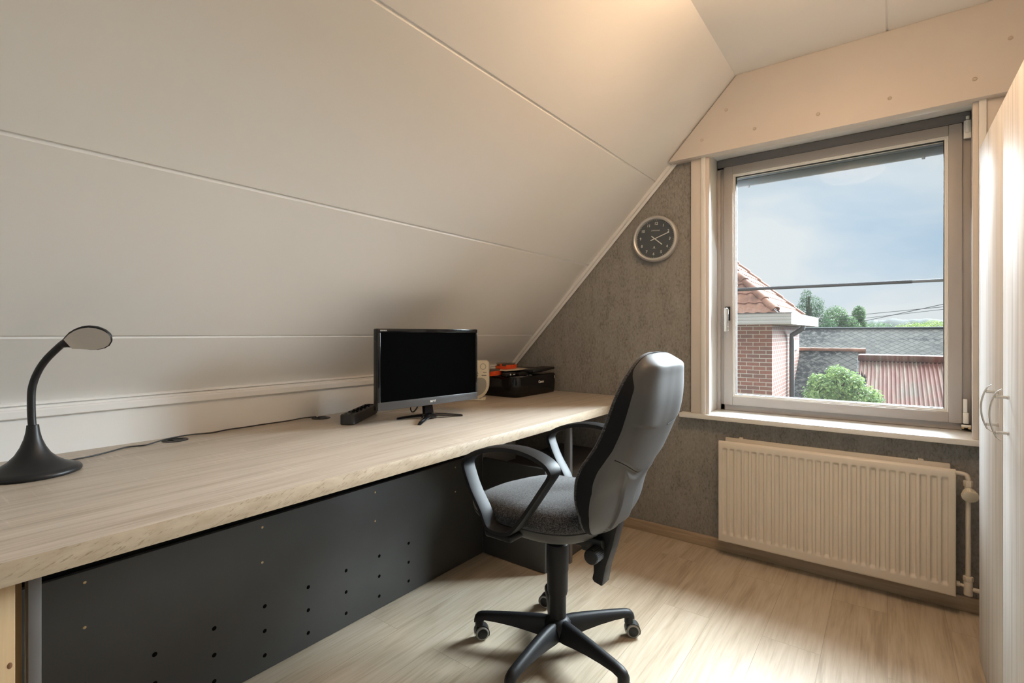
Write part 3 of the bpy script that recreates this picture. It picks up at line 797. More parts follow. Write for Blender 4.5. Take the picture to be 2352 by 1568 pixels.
# gas column with telescopic cover
m = MB(); m.cyl((0, 0, .385), (0, 0, .455), .0265, n=28); m.lathe([(.0, .10), (.0300, .10), (.0310, .215), (.0345, .2155), (.0350, .225), (.0368, .225), (.0375, .300), (.0392, .3005), (.0395, .385), (.0385, .396), (.034, .400), (.0300, .398), (.0300, .405), (.026, .405), (.0, .405)], 36)
obj('gas_column', m, M['chairpl'], chair, smooth=40)
m = MB(); m.lathe([(0, .055), (.030, .055), (.045, .075), (.050, .095), (.047, .118), (.036, .130), (.030, .134), (0, .134)], 32); obj('base_hub', m, M['chairpl'], chair, smooth=50)
for k in range(5):
    th = R(128.8+72*k)-PI; dx, dy = math.cos(th), math.sin(th)
    m = MB(); rings = []
    for r, zt, zb, w in ((.025, .130, .066, .027), (.06, .130, .068, .0265), (.10, .127, .074, .0245), (.16, .121, .080, .0215), (.22, .114, .083, .0195), (.27, .1075, .083, .0185), (.292, .104, .078, .0185), (.306, .098, .072, .0175), (.314, .089, .066, .0145), (.317, .080, .064, .009)):
        sec = [(-1, .0), (-.98, .45), (-.62, .88), (-.25, 1), (.25, 1), (.62, .88), (.98, .45), (1, 0), (.7, -.04), (-.7, -.04)]
        rings.append([Vector((r*dx-dy*w*a, r*dy+dx*w*a, zb+(zt-zb)*b)) for a, b in sec])
    m.loft(rings); m.cyl((.298*dx, .298*dy, .075), (.298*dx, .298*dy, .052), .0165, n=18)
    obj('base_leg', m, M['chairpl'], chair, smooth=40)
    # caster: two wheels and a hood
    ax = [(.2, -.98), (-.75, .66), (.3, .95), (-.2, .98), (-.55, .84)][k]      # room direction of the axle
    ax = Vector((-ax[0], -ax[1], 0)).normalized(); fw = Vector((ax.y, -ax.x, 0)); c = Vector((.301*dx, .301*dy, .0255))+fw*.012
    Mx = Matrix((( *[ax.x, fw.x, 0], c.x), (ax.y, fw.y, 0, c.y), (0, 0, 1, c.z), (0, 0, 0, 1)))
    m = MB()
    for sg in (-1, 1):
        m.lathe([(0, .0205), (.012, .0215), (.0185, .0200), (.0185, .004), (0, .004)], 28, Mx @ Matrix.Rotation(PI/2*sg, 4, 'Y'))
    arcp = [(a, b) for a, b in [(math.cos(R(q)), math.sin(R(q))) for q in range(-25, 206, 15)]]
    m.loft([[Mx @ Vector((xx, -.001+rr*a, rr*b)) for xx, rr in ((-.017, .0265), (.017, .0265), (.017, .0285), (-.017, .0285))] for a, b in arcp])
    m.cyl(Mx @ Vector((0, -.012, .015)), Mx @ Vector((0, -.012, .036)), .011, n=14)
    cas = obj('caster', m, M['blackpl'], chair, smooth=40)
    m = MB()
    for sg in (-1, 1):
        m.lathe([(.0185, .0195), (.0225, .0190), (.0250, .0165), (.0255, .0120), (.0250, .0075), (.0225, .005), (.0185, .0045)], 32, Mx @ Matrix.Rotation(PI/2*sg, 4, 'Y'))
    obj('tread', m, M['tread'], cas, smooth=50, label='grey rubber tread')

# ------------------------------------------------------------------ monitor (local x along the screen, -y = screen side)
mon = thing('computer_monitor', 'black flat monitor with dark screen standing on the desk', 'monitor', (-1.620, 1.540, ZD+.0008), R(82.8))
za, zb = .060, .394; xa, xb = -.268, .270
m = MB(); m.box(xa, xb, -.018, .012, za, zb, .005, 3); m.box(xa+.06, xb-.06, .010, .045, za+.05, zb-.05, .012, 3); obj('casing', m, M['gloss'], mon)
m = MB(); ring2 = [(xa+.002, xb-.002, zb-.0165, zb-.0015), (xa+.0015, xa+.0135, za+.034, zb-.0165), (xb-.0135, xb-.0015, za+.034, zb-.0165)]
for a, b, c_, d_ in ring2: m.box(a, b, -.0215, -.017, c_, d_, .0012)
obj('bezel', m, M['gloss'], mon)
m = MB(); m.box(xa+.002, xb-.002, -.0225, -.017, za+.001, za+.0345, .0015); bz = obj('bottom_bezel', m, M['bezel'], mon, label='grey brushed lower bezel')
m = MB(); m.box(xa+.0135, xb-.0135, -.0195, -.017, za+.034, zb-.0165); obj('screen', m, M['screen'], mon, smooth=0)
FR = Matrix.Rotation(PI/2, 4, 'X')
m = MB(); add_text(m, 'acer', .0175, Matrix.Translation((.006, -.0228, za+.0185)) @ FR @ Matrix.Shear('XZ', 4, (0, 0)), .0003, .0006); obj('logo', m, M['silver'], bz, smooth=0)
m = MB(); add_text(m, 'GN246HL', .0075, Matrix.Translation((xa+.028, -.0217, zb-.0085)) @ FR, .0002); obj('lettering', m, M['silver'], mon, smooth=0)
m = MB(); m.loft([[(.0+sx*w_+cx_, y_+sy*.009, z_) for sx, sy in ((-1, -1), (1, -1), (1, 1), (-1, 1))] for z_, w_, y_, cx_ in ((.016, .0235, .004, 0), (.05, .0215, .010, 0), (.09, .0205, .016, 0), (.16, .020, .024, 0))])
obj('stand_neck', m, M['gloss'], mon)
m = MB(); m.lathe([(0, .004), (.034, .004), (.036, .010), (.030, .018), (.018, .024), (0, .026)], 28)
for (wx_, wy_) in ((-1.709, 1.433), (-1.530, 1.399), (-1.542, 1.673), (-1.712, 1.646)):
    dvec = Vector((wx_+1.620, wy_-1.540, 0)); dvec.rotate(Matrix.Rotation(-R(82.8), 3, 'Z')); L = dvec.length; dn = dvec.normalized(); sd = Vector((-dn.y, dn.x, 0))
    rings = []
    for f, zt, zbm, w in ((.05, .022, .006, .020), (.25, .0195, .008, .0150), (.5, .0165, .006, .0115), (.75, .0125, .003, .0095), (.95, .0085, .0, .0080), (1.0, .006, .0, .006)):
        rings.append([dn*L*f+sd*w*a+Vector((0, 0, zbm+(zt-zbm)*b)) for a, b in ((-1, 0), (-.9, .6), (-.4, 1), (.4, 1), (.9, .6), (1, 0))])
    m.loft(rings)
obj('stand_foot', m, M['gloss'], mon, smooth=45)
m = MB(); m.tube(cr([(-.055, .035, .11), (-.062, .050, .060), (-.050, .060, .028), (-.030, .062, .030), (-.015, .055, .060), (-.010, .04, .11)], 6), .0028, 8); obj('signal_cable', m, M['cable'], mon)

# ------------------------------------------------------------------ power strip
ps = thing('power_strip', 'dark grey power strip with round sockets lying left of the monitor', 'power strip', (-1.7665, 1.2205, ZD+.0006), math.atan2(.82, -.571))
m = MB(); rings = []
def stadium(l0, l1, w, z, r):
    out = []
    for cx_, cy_, a0 in ((l1-r, w-r, 0), (l0+r, w-r, 90), (l0+r, -w+r, 180), (l1-r, -w+r, 270)):
        for k in range(7):
            a = R(a0+15*k); out.append(Vector((cx_+r*math.cos(a), cy_+r*math.sin(a), z)))
    return out
for z, g in ((0, -.0025), (.002, 0), (.036, .0), (.0400, -.0015), (.0415, -.004)):
    rings.append(stadium(.004-g-.004, .325+g, .0305+g, z, .016))
m.loft(rings); obj('housing', m, M['strip'], ps, smooth=40)
for k in range(5):
    m = MB(); m.lathe([(.021, .0), (.0215, .0012), (.0195, .0016), (.0185, .0004), (0, .0004)], 24, Matrix.Translation((.078+.051*k, 0, .0415)))
    so = obj('socket', m, M['hole'], ps)
    m = MB()
    for s in (-1, 1): m.cyl((.078+.051*k, .0095*s, .0416), (.078+.051*k, .0095*s, .0424), .0026, n=8)
    obj('contact', m, M['steel'], so)
for s in (-1, 1):
    m = MB(); m.box(.020, .032, s*.012-.004, s*.012+.004, .0410, .0420, .0004); obj('usb_port', m, M['hole'], ps)

# ------------------------------------------------------------------ desk lamp
lb = Vector((-1.822, .293, ZD+.0006))
lamp = thing('desk_lamp', 'black gooseneck desk lamp with a trumpet base at the left end of the desk', 'lamp', lb)
m = MB(); m.lathe([(0, 0), (.098, 0), (.101, .003), (.101, .008), (.098, .0125), (.086, .0165), (.068, .0245), (.050, .037), (.036, .053), (.026, .072), (.0185, .093), (.0145, .112), (.0125, .130), (.0102, .1305), (0, .1305)], 64)
obj('base', m, M['blackpl'], lamp, smooth=50)
Rt = Vector((.799, .6015, 0)); Ax = Vector((.80, .60, 0))
neck = [(0, .115), (-.003, .15), (-.004, .19), (-.0025, .225), (.006, .255), (.020, .283), (.038, .307), (.060, .329), (.080, .347)]
m = MB(); m.tube([Ax*a+Vector((0, 0, b)) for a, b in [(p.x, p.y) for p in cr([(a, b, 0) for a, b in neck], 5)]], .0088, 14); obj('gooseneck', m, M['blackpl'], lamp)
# head: teardrop shell opening towards the desk front
m = MB(); rings = []
dirh = (Ax*.93+Vector((0, 0, .36))).normalized(); nd = Vector((.80, -.42, -.46)); nd = (nd-dirh*nd.dot(dirh)).normalized(); sd = dirh.cross(nd).normalized()
hp0 = Ax*.078+Vector((0, 0, .345))
dirh2 = (Ax*.985+Vector((0, 0, .16))).normalized()
HEAD = [(0, .0092, .0095), (.012, .0125, .0125), (.024, .019, .016), (.038, .0275, .019), (.055, .034, .020), (.075, .038, .020), (.095, .037, .0185), (.112, .031, .016), (.124, .021, .012), (.130, .009, .007)]
cpos = []; c0 = hp0.copy(); last = 0
for dd_, w, h in HEAD:
    t_ = sstep(0, .05, dd_); dv_ = (dirh*(1-t_)+dirh2*t_).normalized(); c0 = c0+dv_*(dd_-last); last = dd_; cpos.append((c0.copy(), dv_))
for (cc, dv_), (dd_, w, h) in zip(cpos, HEAD):
    ring_ = []
    s_ = dv_.cross(nd).normalized(); n_ = s_.cross(dv_).normalized()
    for k in range(24):
        a = 2*PI*k/24; q = math.sin(a)
        ring_.append(cc+s_*w*math.cos(a)-n_*h*max(0, q)+n_*h*max(0, -q)*(1-.85*sstep(.012, .045, dd_)))
    rings.append(ring_)
m.loft(rings); hd = obj('lamp_head', m, M['blackpl'], lamp, smooth=50)
m = MB(); rings = []
for (cc, dv_), (dd_, w, h) in list(zip(cpos, HEAD))[2:]:
    s_ = dv_.cross(nd).normalized(); n_ = s_.cross(dv_).normalized(); ww = max(.002, w-.0035)
    rings.append([cc+s_*ww*u+n_*(h*(1-.85*sstep(.012, .045, dd_))+.0006) for u in (-1, -.5, 0, .5, 1)])
m.loft(rings, closed_ring=False); obj('diffuser', m, M['lampoff'], hd, label='pale frosted light panel')
cord = [(-1.905, .345), (-1.921, .428), (-1.951, .488), (-1.985, .545), (-1.972, .590), (-1.992, .640), (-2.012, .680), (-2.022, .742), (-2.026, .793), (-2.018, .819), (-2.036, .879), (-2.034, .941), (-2.038, 1.016), (-2.036, 1.12), (-2.030, 1.19), (-2.010, 1.240)]
m = MB(); m.tube(cr([(a, b, ZD+(.0072 if i in (5, 6, 7) or i >= 14 else .0036)) for i, (a, b) in enumerate(cord)], 5), .0024, 8); obj('power_cord', m, M['cable'], lamp, world=True)
m = MB(); m.tube(cr([(-2.008, 1.240, ZD+.0075), (-2.010, 1.236, ZD+.018), (-2.013, 1.240, ZD+.026), (-2.016, 1.246, ZD+.034)], 4), [.004]*12+[.003], 8); obj('cord_plug', m, M['cream'], lamp, world=True)

# ------------------------------------------------------------------ radio behind the monitor
rad = thing('radio', 'cream upright radio with grey mesh front peeking out right of the monitor', 'radio', (-1.858, 2.128, ZD+.0006), R(37))
# local x along the front (away to the right), -y = front
def rr_outline(w0, w1, z0, z1, rs):
    pts = []
    (rbl, rbr, rtr, rtl) = rs
    for cx_, cz_, r, a0 in ((w1-rbr, z0+rbr, rbr, -90), (w1-rtr, z1-rtr, rtr, 0), (w0+rtl, z1-rtl, rtl, 90), (w0+rbl, z0+rbl, rbl, 180)):
        for k in range(9): a = R(a0+90*k/8); pts.append((cx_+r*math.cos(a), cz_+r*math.sin(a)))
    return pts
o_ = rr_outline(-.09, .075, .010, .222, (.075, .075, .022, .022))
m = MB(); m.prism([(a, -.045, b) for a, b in o_], (0, .09, 0), .004); m.box(-.055, .045, -.05, .05, 0, .012, .004); m.box(.030, .058, -.045, .02, 0, .018, .006)
body = obj('housing', m, M['cream'], rad, smooth=40)
m = MB(); o2 = rr_outline(-.075, .062, .026, .128, (.065, .062, .03, .03)); m.prism([(a, -.0475, b) for a, b in o2], (0, .004, 0), .0008); obj('speaker_grille', m, M['greymesh'], rad)
m = MB(); m.prism([(-.07, -.0475, .150), (.018, -.0475, .150), (-.008, -.0475, .208), (-.07, -.0475, .208)], (0, .004, 0), .0008); obj('dial_window', m, M['greymesh'], rad)
m = MB(); m.lathe([(0, -.008), (.011, -.007), (.0145, .0006), (.0165, .0012), (.0172, 0)], 24, Matrix.Translation((.043, -.0452, .190)) @ FR); obj('tuning_knob', m, M['greymesh'], rad)  # greyer than the housing to paint the shading of the recessed knob
m = MB(); m.lathe([(0, .002), (.005, .002), (.006, 0)], 14, Matrix.Translation((.010, -.0452, .140)) @ FR); obj('button', m, M['greymesh'], rad)
m = MB(); m.box(.035, .062, -.0456, -.0445, .1395, .1425); m.box(.043, .062, -.0456, -.0445, .157, .1595); obj('lettering', m, M['blackpl'], rad, smooth=0)

# ------------------------------------------------------------------ printer and the things on it
pr = thing('printer', 'black inkjet printer standing in the far corner of the desk', 'printer', (-1.85, 2.525, ZD+.0006))
m = MB()
def foot_ring(z, g, tl=0.0):
    pts = []; x0_, x1_, y0_, y1_ = -.165, .146, -.216, .216
    for cx_, cy_, a0 in ((x1_-.05, y1_-.03, 0), (x0_+.02, y1_-.02, 90), (x0_+.02, y0_+.02, 180), (x1_-.05, y0_+.05, 270)):
        r = .05 if a0 in (270,) else (.03 if a0 == 0 else .02)
        for k in range(7):
            a = R(a0+15*k); pts.append(Vector((cx_+(r+g)*math.cos(a)+(.02 if a0 == 0 else 0), cy_+(r+g)*math.sin(a), z+tl*(cy_+.2))))
    return pts
m.loft([foot_ring(0, -.010), foot_ring(.004, -.006), foot_ring(.020, -.003), foot_ring(.060, 0), foot_ring(.108, 0, .012), foot_ring(.116, -.003, .012), foot_ring(.119, -.010, .012)])
pbody = obj('body', m, M['gloss'], pr, smooth=40)
m = MB(); m.box(-.155, .085, -.10, .218, .122, .140, .005, M=Matrix.Rotation(R(3.0), 4, 'X')); obj('scanner_lid', m, M['blackpl'], pr)
m = MB(); m.box(.030, .132, -.02, .222, .136, .152, .005, M=Matrix.Rotation(R(2.2), 4, 'X')); obj('control_panel', m, M['blackpl'], pr)
m = MB(); m.box(.1665, .1672, -.19, .20, .058, .0595); obj('tray_seam', m, M['hole'], pr, smooth=0) if False else None
m = MB(); add_text(m, 'Canon', .0215, Matrix.Translation((.1475, .035, .078)) @ Matrix.Rotation(PI/2, 4, 'Z') @ FR, .0004, .0008); obj('logo', m, M['silver'], pr, smooth=0)
m = MB(); m.box(.1455, .1470, .190, .194, .088, .106); obj('corner_highlight', m, M['silver'], pr, smooth=0)  # pale strip paints the highlight on the printer corner
m = MB()
for a, b in ((-.06, .105), (-.045, .112), (-.03, .105), (-.048, .125)): m.box(b, b+.004, a, a+.012, .1205, .1215)
obj('button', m, M['silver'], pr, smooth=0)
def organizer(x, y, z, rz, label, lbl2=None):
    t = thing('organizer_box', label, 'box', (x, y, z), rz, 'orange organizer boxes on the printer')
    m = MB(); m.box(-.040, .040, -.062, .062, 0, .014, .002); m.box(-.040, -.036, -.062, .062, .012, .022); m.box(.036, .040, -.062, .062, .012, .026)
    for k in range(5): m.box(.038, .0425, -.054+.024*k, -.040+.024*k, .010, .024, .001)
    m.box(-.040, .040, -.062, -.058, .012, .020); m.box(-.006, .006, -.066, -.060, .018, .034)
    tr = obj('tray', m, M['orange'], t)
    m = MB(); m.box(-.037, .035, -.057, .057, .015, .040, .002); obj('lid', m, M['smoke'], t, label='smoked translucent lid')
    m = MB(); m.box(-.034, .032, -.054, .054, .0145, .032, .002); obj('contents', m, M['contents'], t)
    return t
m = MB(); m.box(-1.955, -1.80, 2.335, 2.60, ZD+.151, ZD+.1532, .0005, M=None); tag(obj('card_sheet', m, M['card'], None), 'pale card sheet lying on the printer under the rear orange box', 'sheet')
organizer(-1.885, 2.290, ZD+.120+.006, R(8), 'orange organizer box with smoked lid at the left edge of the printer')
organizer(-1.905, 2.470, ZD+.1538, R(6), 'orange organizer box with smoked lid set higher on the pale card')
t = thing('webcam', 'small black gadget with silver dots beside the left orange box', 'gadget', (-1.790, 2.345, ZD+.1205))
m = MB(); m.box(-.020, .020, -.045, .045, 0, .022, .006); obj('body', m, M['blackpl'], t)
m = MB(); m.lathe([(0, .003), (.005, .003), (.006, 0)], 14, Matrix.Translation((.020, -.010, .012)) @ Matrix.Rotation(PI/2, 4, 'Y')); obj('lens_ring', m, M['silver'], t)
m = MB(); m.box(.0195, .0210, .018, .034, .008, .014); obj('badge', m, M['silver'], t)

# ------------------------------------------------------------------ wall clock
cl = thing('wall_clock', 'round silver rimmed wall clock with dark dial beside the window', 'clock', (-1.060, W, 1.690))
cl.rotation_euler = (0, R(5), 0)
m = MB(); MX = Matrix.Rotation(PI/2, 4, 'X')      # lathe z -> -y (towards the room)
m.lathe([(0, .002), (.128, .002), (.131, .006), (.131, .030), (.128, .036), (.121, .040), (.113, .036), (.110, .026), (.108, .024), (0, .024)], 72, MX); obj('rim', m, M['clockrim'], cl, smooth=35)
m = MB(); m.lathe([(0, .0255), (.1085, .0255), (.109, .024)], 64, MX); face = obj('dial', m, M['clockface'], cl)
m = MB()
for h in range(1, 13):
    a = R(30*h); m = MB(); add_text(m, str(h), .0215, Matrix.Translation((.086*math.sin(a), -.0260, .086*math.cos(a))) @ FR, .0002, .0003); obj('numeral', m, M['silver'], face, smooth=0)
m = MB()
for k in range(60):
    a = R(6*k); L = .004 if k % 5 == 0 else .0018
    Mt = Matrix.Translation((0, -.0258, 0)) @ Matrix.Rotation(a, 4, 'Y'); m.box(-.0007, .0007, -.0003, .0003, .1065-L, .1065, M=Mt)
obj('minute_track', m, M['silver'], face, smooth=0); m = MB()
add_text(m, 'JUNGHANS', .0095, Matrix.Translation((0, -.0260, .047)) @ FR, .0002)
obj('lettering', m, M['silver'], face, smooth=0)
m = MB(); m.box(-.013, .013, -.0261, -.0257, -.0545, -.0538); m.box(-.003, .003, -.0261, -.0257, -.0545, -.043); obj('emblem', m, M['silver'], face, smooth=0)
for ang, L0, L1, w, nm in ((66, -.026, .088, .0022, 'minute_hand'), (125.5, -.026, .056, .0026, 'hour_hand')):
    m = MB(); m.box(-w, w, -.0300 if nm[0] == 'm' else -.0285, -.0290 if nm[0] == 'm' else -.0275, L0, L1, .0003, M=Matrix.Rotation(R(ang), 4, 'Y')); obj(nm, m, M['silver'], cl, smooth=0)

# ------------------------------------------------------------------ ceiling lamp (lit)
cl_ = thing('ceiling_lamp', 'round glass dish ceiling lamp glowing warm, seen as a reflection in the window', 'lamp', (-.215, 1.56, 2.468))
m = MB(); m.lathe([(0, 0), (.060, 0), (.062, -.012), (.020, -.022), (.009, -.026), (.009, -.105), (0, -.105)], 28); obj('ceiling_mount', m, M['chrome'], cl_)
m = MB(); m.lathe([(0, -.106), (.060, -.107), (.150, -.112), (.203, -.120), (.206, -.128), (.188, -.150), (.150, -.174), (.090, -.194), (0, -.203)], 32); obj('lamp_shade', m, M['lampglow'], cl_, smooth=60)
m = MB(); m.lathe([(0, -.202), (.010, -.204), (.012, -.211), (.007, -.218), (0, -.219)], 16); obj('finial', m, M['chrome'], cl_)

# ------------------------------------------------------------------ outside
ground = MB(); ground.box(-60, 60, 3.45, 160, -3.0, -2.8); struct('ground', ground, M['ground'], smooth=0)

hx, hy = -1.57, 9.46; hy2 = 12.75; e = .335; ZS = 1.315; ZF = 1.485
house = thing('brick_house', 'red brick house with terracotta hip roof left in the window view', 'house', (-3.2, 11.1, -2.8))
m = MB(); m.box(-6.2, hx, hy, hy2, -2.8, ZS); hw_ = obj('wall', m, M['brick'], house, world=True, smooth=0)
m = MB(); m.box(-6.2-e, hx+e, hy-e, hy2+e, ZS-.012, ZS); obj('soffit', m, M['soffit'], house, world=True, smooth=0)
m = MB()
for k in range(3):
    za_ = ZS-.006+k*.0575
    m.box(-6.2-e, hx+e, hy-e, hy-e+.02, za_, za_+.0560, .003); m.box(hx+e-.02, hx+e, hy-e+.001, hy2+e, za_, za_+.0560, .003)
obj('fascia', m, M['fascia'], house, world=True)
m = MB(); m.box(-6.2-e, hx+e+.01, hy-e-.01, hy-e+.06, ZF-.004, ZF+.006); m.box(hx+e-.06, hx+e+.01, hy-e, hy2+e, ZF-.004, ZF+.006); m.box(-6.2, hx+e-.02, hy-e+.02, hy2+e, ZF-.06, ZF-.01); obj('gutter', m, M['zinc'], house, world=True)
apex = Vector((-3.654, (hy+hy2)/2, 3.62)); ZB = ZF+.0
cA = Vector((hx+.10, hy-.10, ZB)); cB = Vector((hx+.10, hy2+.05, ZB)); cL = Vector((-5.80, hy-.10, ZB))
def roof_face(pL, pR, top, tw=.175, th=.235):
    """pantile surface on the triangle pL pR top"""
    m = MB(); base = (pR-pL); Lb = base.length; ub = base/Lb; mid = pL+ub*(top-pL).dot(ub); up = top-mid; H = up.length; uu = up/H; nn = ub.cross(uu)
    if nn.z < 0: nn = -nn
    tx = (top-pL).dot(ub); nrow = int(H/th)+1
    b = bmesh.new()
    for r in range(nrow):
        v0, v1 = r*th, min(H, (r+1)*th)
        if v1-v0 < .01: continue
        cols = []
        l0, r0 = tx*v0/H, Lb+(tx-Lb)*v0/H
        n = max(2, int((r0-l0)/(tw/8)))
        rows = [[], [], [], []]
        for i in range(n+1):
            s0 = l0+(r0-l0)*i/n
            for q, (vv, lift) in enumerate(((v0, -.01), (v0, .026), ((v0+v1)/2, .016), (v1, .004))):
                ll, rr_ = tx*vv/H, Lb+(tx-Lb)*vv/H
                s = min(max(s0, ll), rr_)
                w = (s/tw) % 1.0; wave = .022*(math.cos(2*PI*w)*.5+.5)**2 + .006*math.sin(2*PI*w)
                rows[q].append(b.verts.new(pL+ub*s+uu*vv+nn*(lift+wave if lift > 0 else lift)))
        for q in range(3):
            for i in range(n):
                try: b.faces.new((rows[q][i], rows[q][i+1], rows[q+1][i+1], rows[q+1][i]))
                except ValueError: pass
    m.add(b); return m
obj('roof_tiles', roof_face(cL, cA, apex), M['tile'], house, world=True, smooth=50)
obj('roof_tiles', roof_face(cA, cB, apex), M['tile'], house, world=True, smooth=50)
def hip_caps(a, b_, par):
    m = MB(); d_ = (b_-a); L = d_.length; dn = d_/L; n = int(L/.31)
    side = dn.cross(Vector((0, 0, 1))).normalized(); upv = side.cross(dn).normalized()
    for k in range(n):
        p0 = a+dn*(k*.31-.01); p1 = a+dn*((k+1)*.31+.03)
        rings = []
        for p, r, l in ((p0, .078, .040), (p0+dn*.03, .081, .040), (p1, .066, .026)):
            rings.append([p+side*r*math.cos(R(q))+upv*(r*.85*math.sin(R(q))+l-.02) for q in range(-20, 201, 20)])
        m.loft(rings, closed_ring=False)
        m.loft([[p0+side*.078*math.cos(R(q))+upv*(.066*math.sin(R(q))+.022) for q in range(-20, 201, 20)], [p0+side*.063*math.cos(R(q))+upv*(.052*math.sin(R(q))+.018) for q in range(-20, 201, 20)]], closed_ring=False)
    return obj('hip_cap', m, M['tile'], par, world=True, smooth=50)
hip_caps(cA+Vector((-.05, .05, .05)), apex, house); hip_caps(cB+Vector((-.05, -.05, .05)), apex, house)
m = MB(); m.tube([(hx+.26, 11.15, ZS-.01), (hx+.26, 11.15, ZS-.07), (hx+.07, 11.15, ZS-.20), (hx+.07, 11.15, ZS-.30), (hx+.07, 11.15, -2.7)], .045, 12); obj('downpipe', m, M['zinc'], house, world=True)
m = MB(); m.box(hx-.05, hx+.03, 11.58, 12.45, .80, .99, .004); obj('shutter_box', m, M['fascia'], house, world=True)
m = MB(); m.box(hx-.03, hx+.02, 11.60, 11.88, -.7, .80, .004); m.box(hx-.03, hx+.05, 11.60, 12.45, -.78, -.70, .004); obj('window_frame', m, M['fascia'], house, world=True)

# slate roof barn: big plane, and a lower plane in front with a clay ridge
barn = thing('slate_roof', 'long grey diamond slate roof with mossy patches behind the brick house', 'roof', (0, 15, -2.8))
def plane_local(name, mat, par, x0, x1, p_top, p_bot, thick=.08):
    """roof slab whose own axes lie in the slope, so the pattern follows it"""
    ty, tz = p_top; by, bz = p_bot; L = math.hypot(ty-by, tz-bz); ang = math.atan2(tz-bz, ty-by)
    m = MB(); m.box(x0, x1, 0, L, -thick, 0)
    o = obj(name, m, mat, par, smooth=0)
    o.location = Vector((0, by, bz))-Vector(par.location); o.rotation_euler = (ang, 0, 0); return o
plane_local('roof_slope', M['slate'], barn, -9, 9, (16.2, 1.285), (11.2, -1.6))
m = MB(); m.tube([(-9, 16.2, 1.275), (9, 16.2, 1.275)], .045, 8); obj('ridge_cap', m, M['char'], barn, world=True)
m = MB(); m.box(-9, 9, 11.4, 19, -2.8, -1.7); obj('wall', m, M['brick'], barn, world=True, smooth=0)
low = thing('lower_slate_roof', 'lower grey slate roof with an orange clay ridge beside the brick house', 'roof', (-2, 12.5, -2.8))
plane_local('roof_slope', M['slate'], low, -5.0, -.50, (13.0, .80), (10.2, -1.1))
m = MB()
for k in range(14):
    xx = -5.0+.33*k; m.lathe([(.055, 0), (.062, .02), (.055, .345)], 12, Matrix.Translation((xx, 13.0, .775)) @ Matrix.Rotation(PI/2, 4, 'Y'))
obj('ridge_cap', m, M['tile'], low, world=True)
m = MB(); m.box(-5.0, -.52, 10.4, 13.02, -2.8, -1.15); obj('wall', m, M['brick'], low, world=True, smooth=0)

shed = thing('corrugated_shed', 'shed with a rusty corrugated metal roof in the window view', 'shed', (1.2, 9.6, -2.8))
def corr(u, v):
    x = -.395+u*4.4; y = 11.0-v*2.0; z = .735-v*.835
    return (x, y, z+.013*math.sin(2*PI*x/.054))
m = MB(); m.grid(corr, 960, 2); obj('roof_sheet', m, M['rust'], shed, world=True, smooth=60)
m = MB(); m.box(-.415, 4.0, 10.80, 11.15, .655, .775, .03); obj('ridge_cap', m, M['rust'], shed, world=True)
m = MB(); m.box(-.37, 4.0, 9.05, 11.05, -2.8, -.14); obj('wall', m, M['char'], shed, world=True, smooth=0)
t = thing('flue_pot', 'dark blue pot with jagged black top by the rusty roof corner', 'pot', (-.295, 8.86, .33))
m = MB(); m.lathe([(0, 0), (.042, 0), (.056, .16), (.053, .16), (.040, .02), (0, .02)], 20); obj('pot', m, M['pot'], t)
m = MB()
for k in range(5):
    a = R(72*k+20); m.loft([[Vector(((.049*math.cos(a)+q*.015*-math.sin(a)), .049*math.sin(a)+q*.015*math.cos(a), z_)) for q in (-w_, w_)] for z_, w_ in ((.14, 1), (.19, .9), (.235+.04*(k % 2), .1))], closed_ring=False)
obj('jagged_rim', m, M['char'], t)
m = MB(); m.cyl((0, 0, -3.0), (0, 0, 0), .03, n=8); obj('post', m, M['char'], t)

def leaves(m, blobs, n, size, needle=False):
    b = bmesh.new(); tot = sum(r[0]*r[1]+r[1]*r[2]+r[0]*r[2] for c, r in blobs)
    for c, r in blobs:
        k = int(n*(r[0]*r[1]+r[1]*r[2]+r[0]*r[2])/tot); c = Vector(c)
        for _ in range(k):
            v = Vector((random.gauss(0, 1), random.gauss(0, 1), random.gauss(0, 1))).normalized()
            q = .72+.34*random.random()+.12*mnoise.noise(v*2.4+c)
            p = c+Vector((v.x*r[0], v.y*r[1], v.z*r[2]))*q
            nrm_ = (v+Vector((random.uniform(-.8, .8), random.uniform(-.8, .8), random.uniform(-.2, 1.0)))).normalized()
            s_ = nrm_.orthogonal().normalized(); s_.rotate(Matrix.Rotation(random.uniform(0, 2*PI), 3, nrm_)); u_ = nrm_.cross(s_)
            L = size*random.uniform(.6, 1.3); w = L*(.22 if needle else .42)
            vs = [b.verts.new(p-u_*L*.5), b.verts.new(p+s_*w*.5+nrm_*L*.08), b.verts.new(p+u_*L*.5), b.verts.new(p-s_*w*.5+nrm_*L*.08)]
            b.faces.new(vs)
    m.add(b)

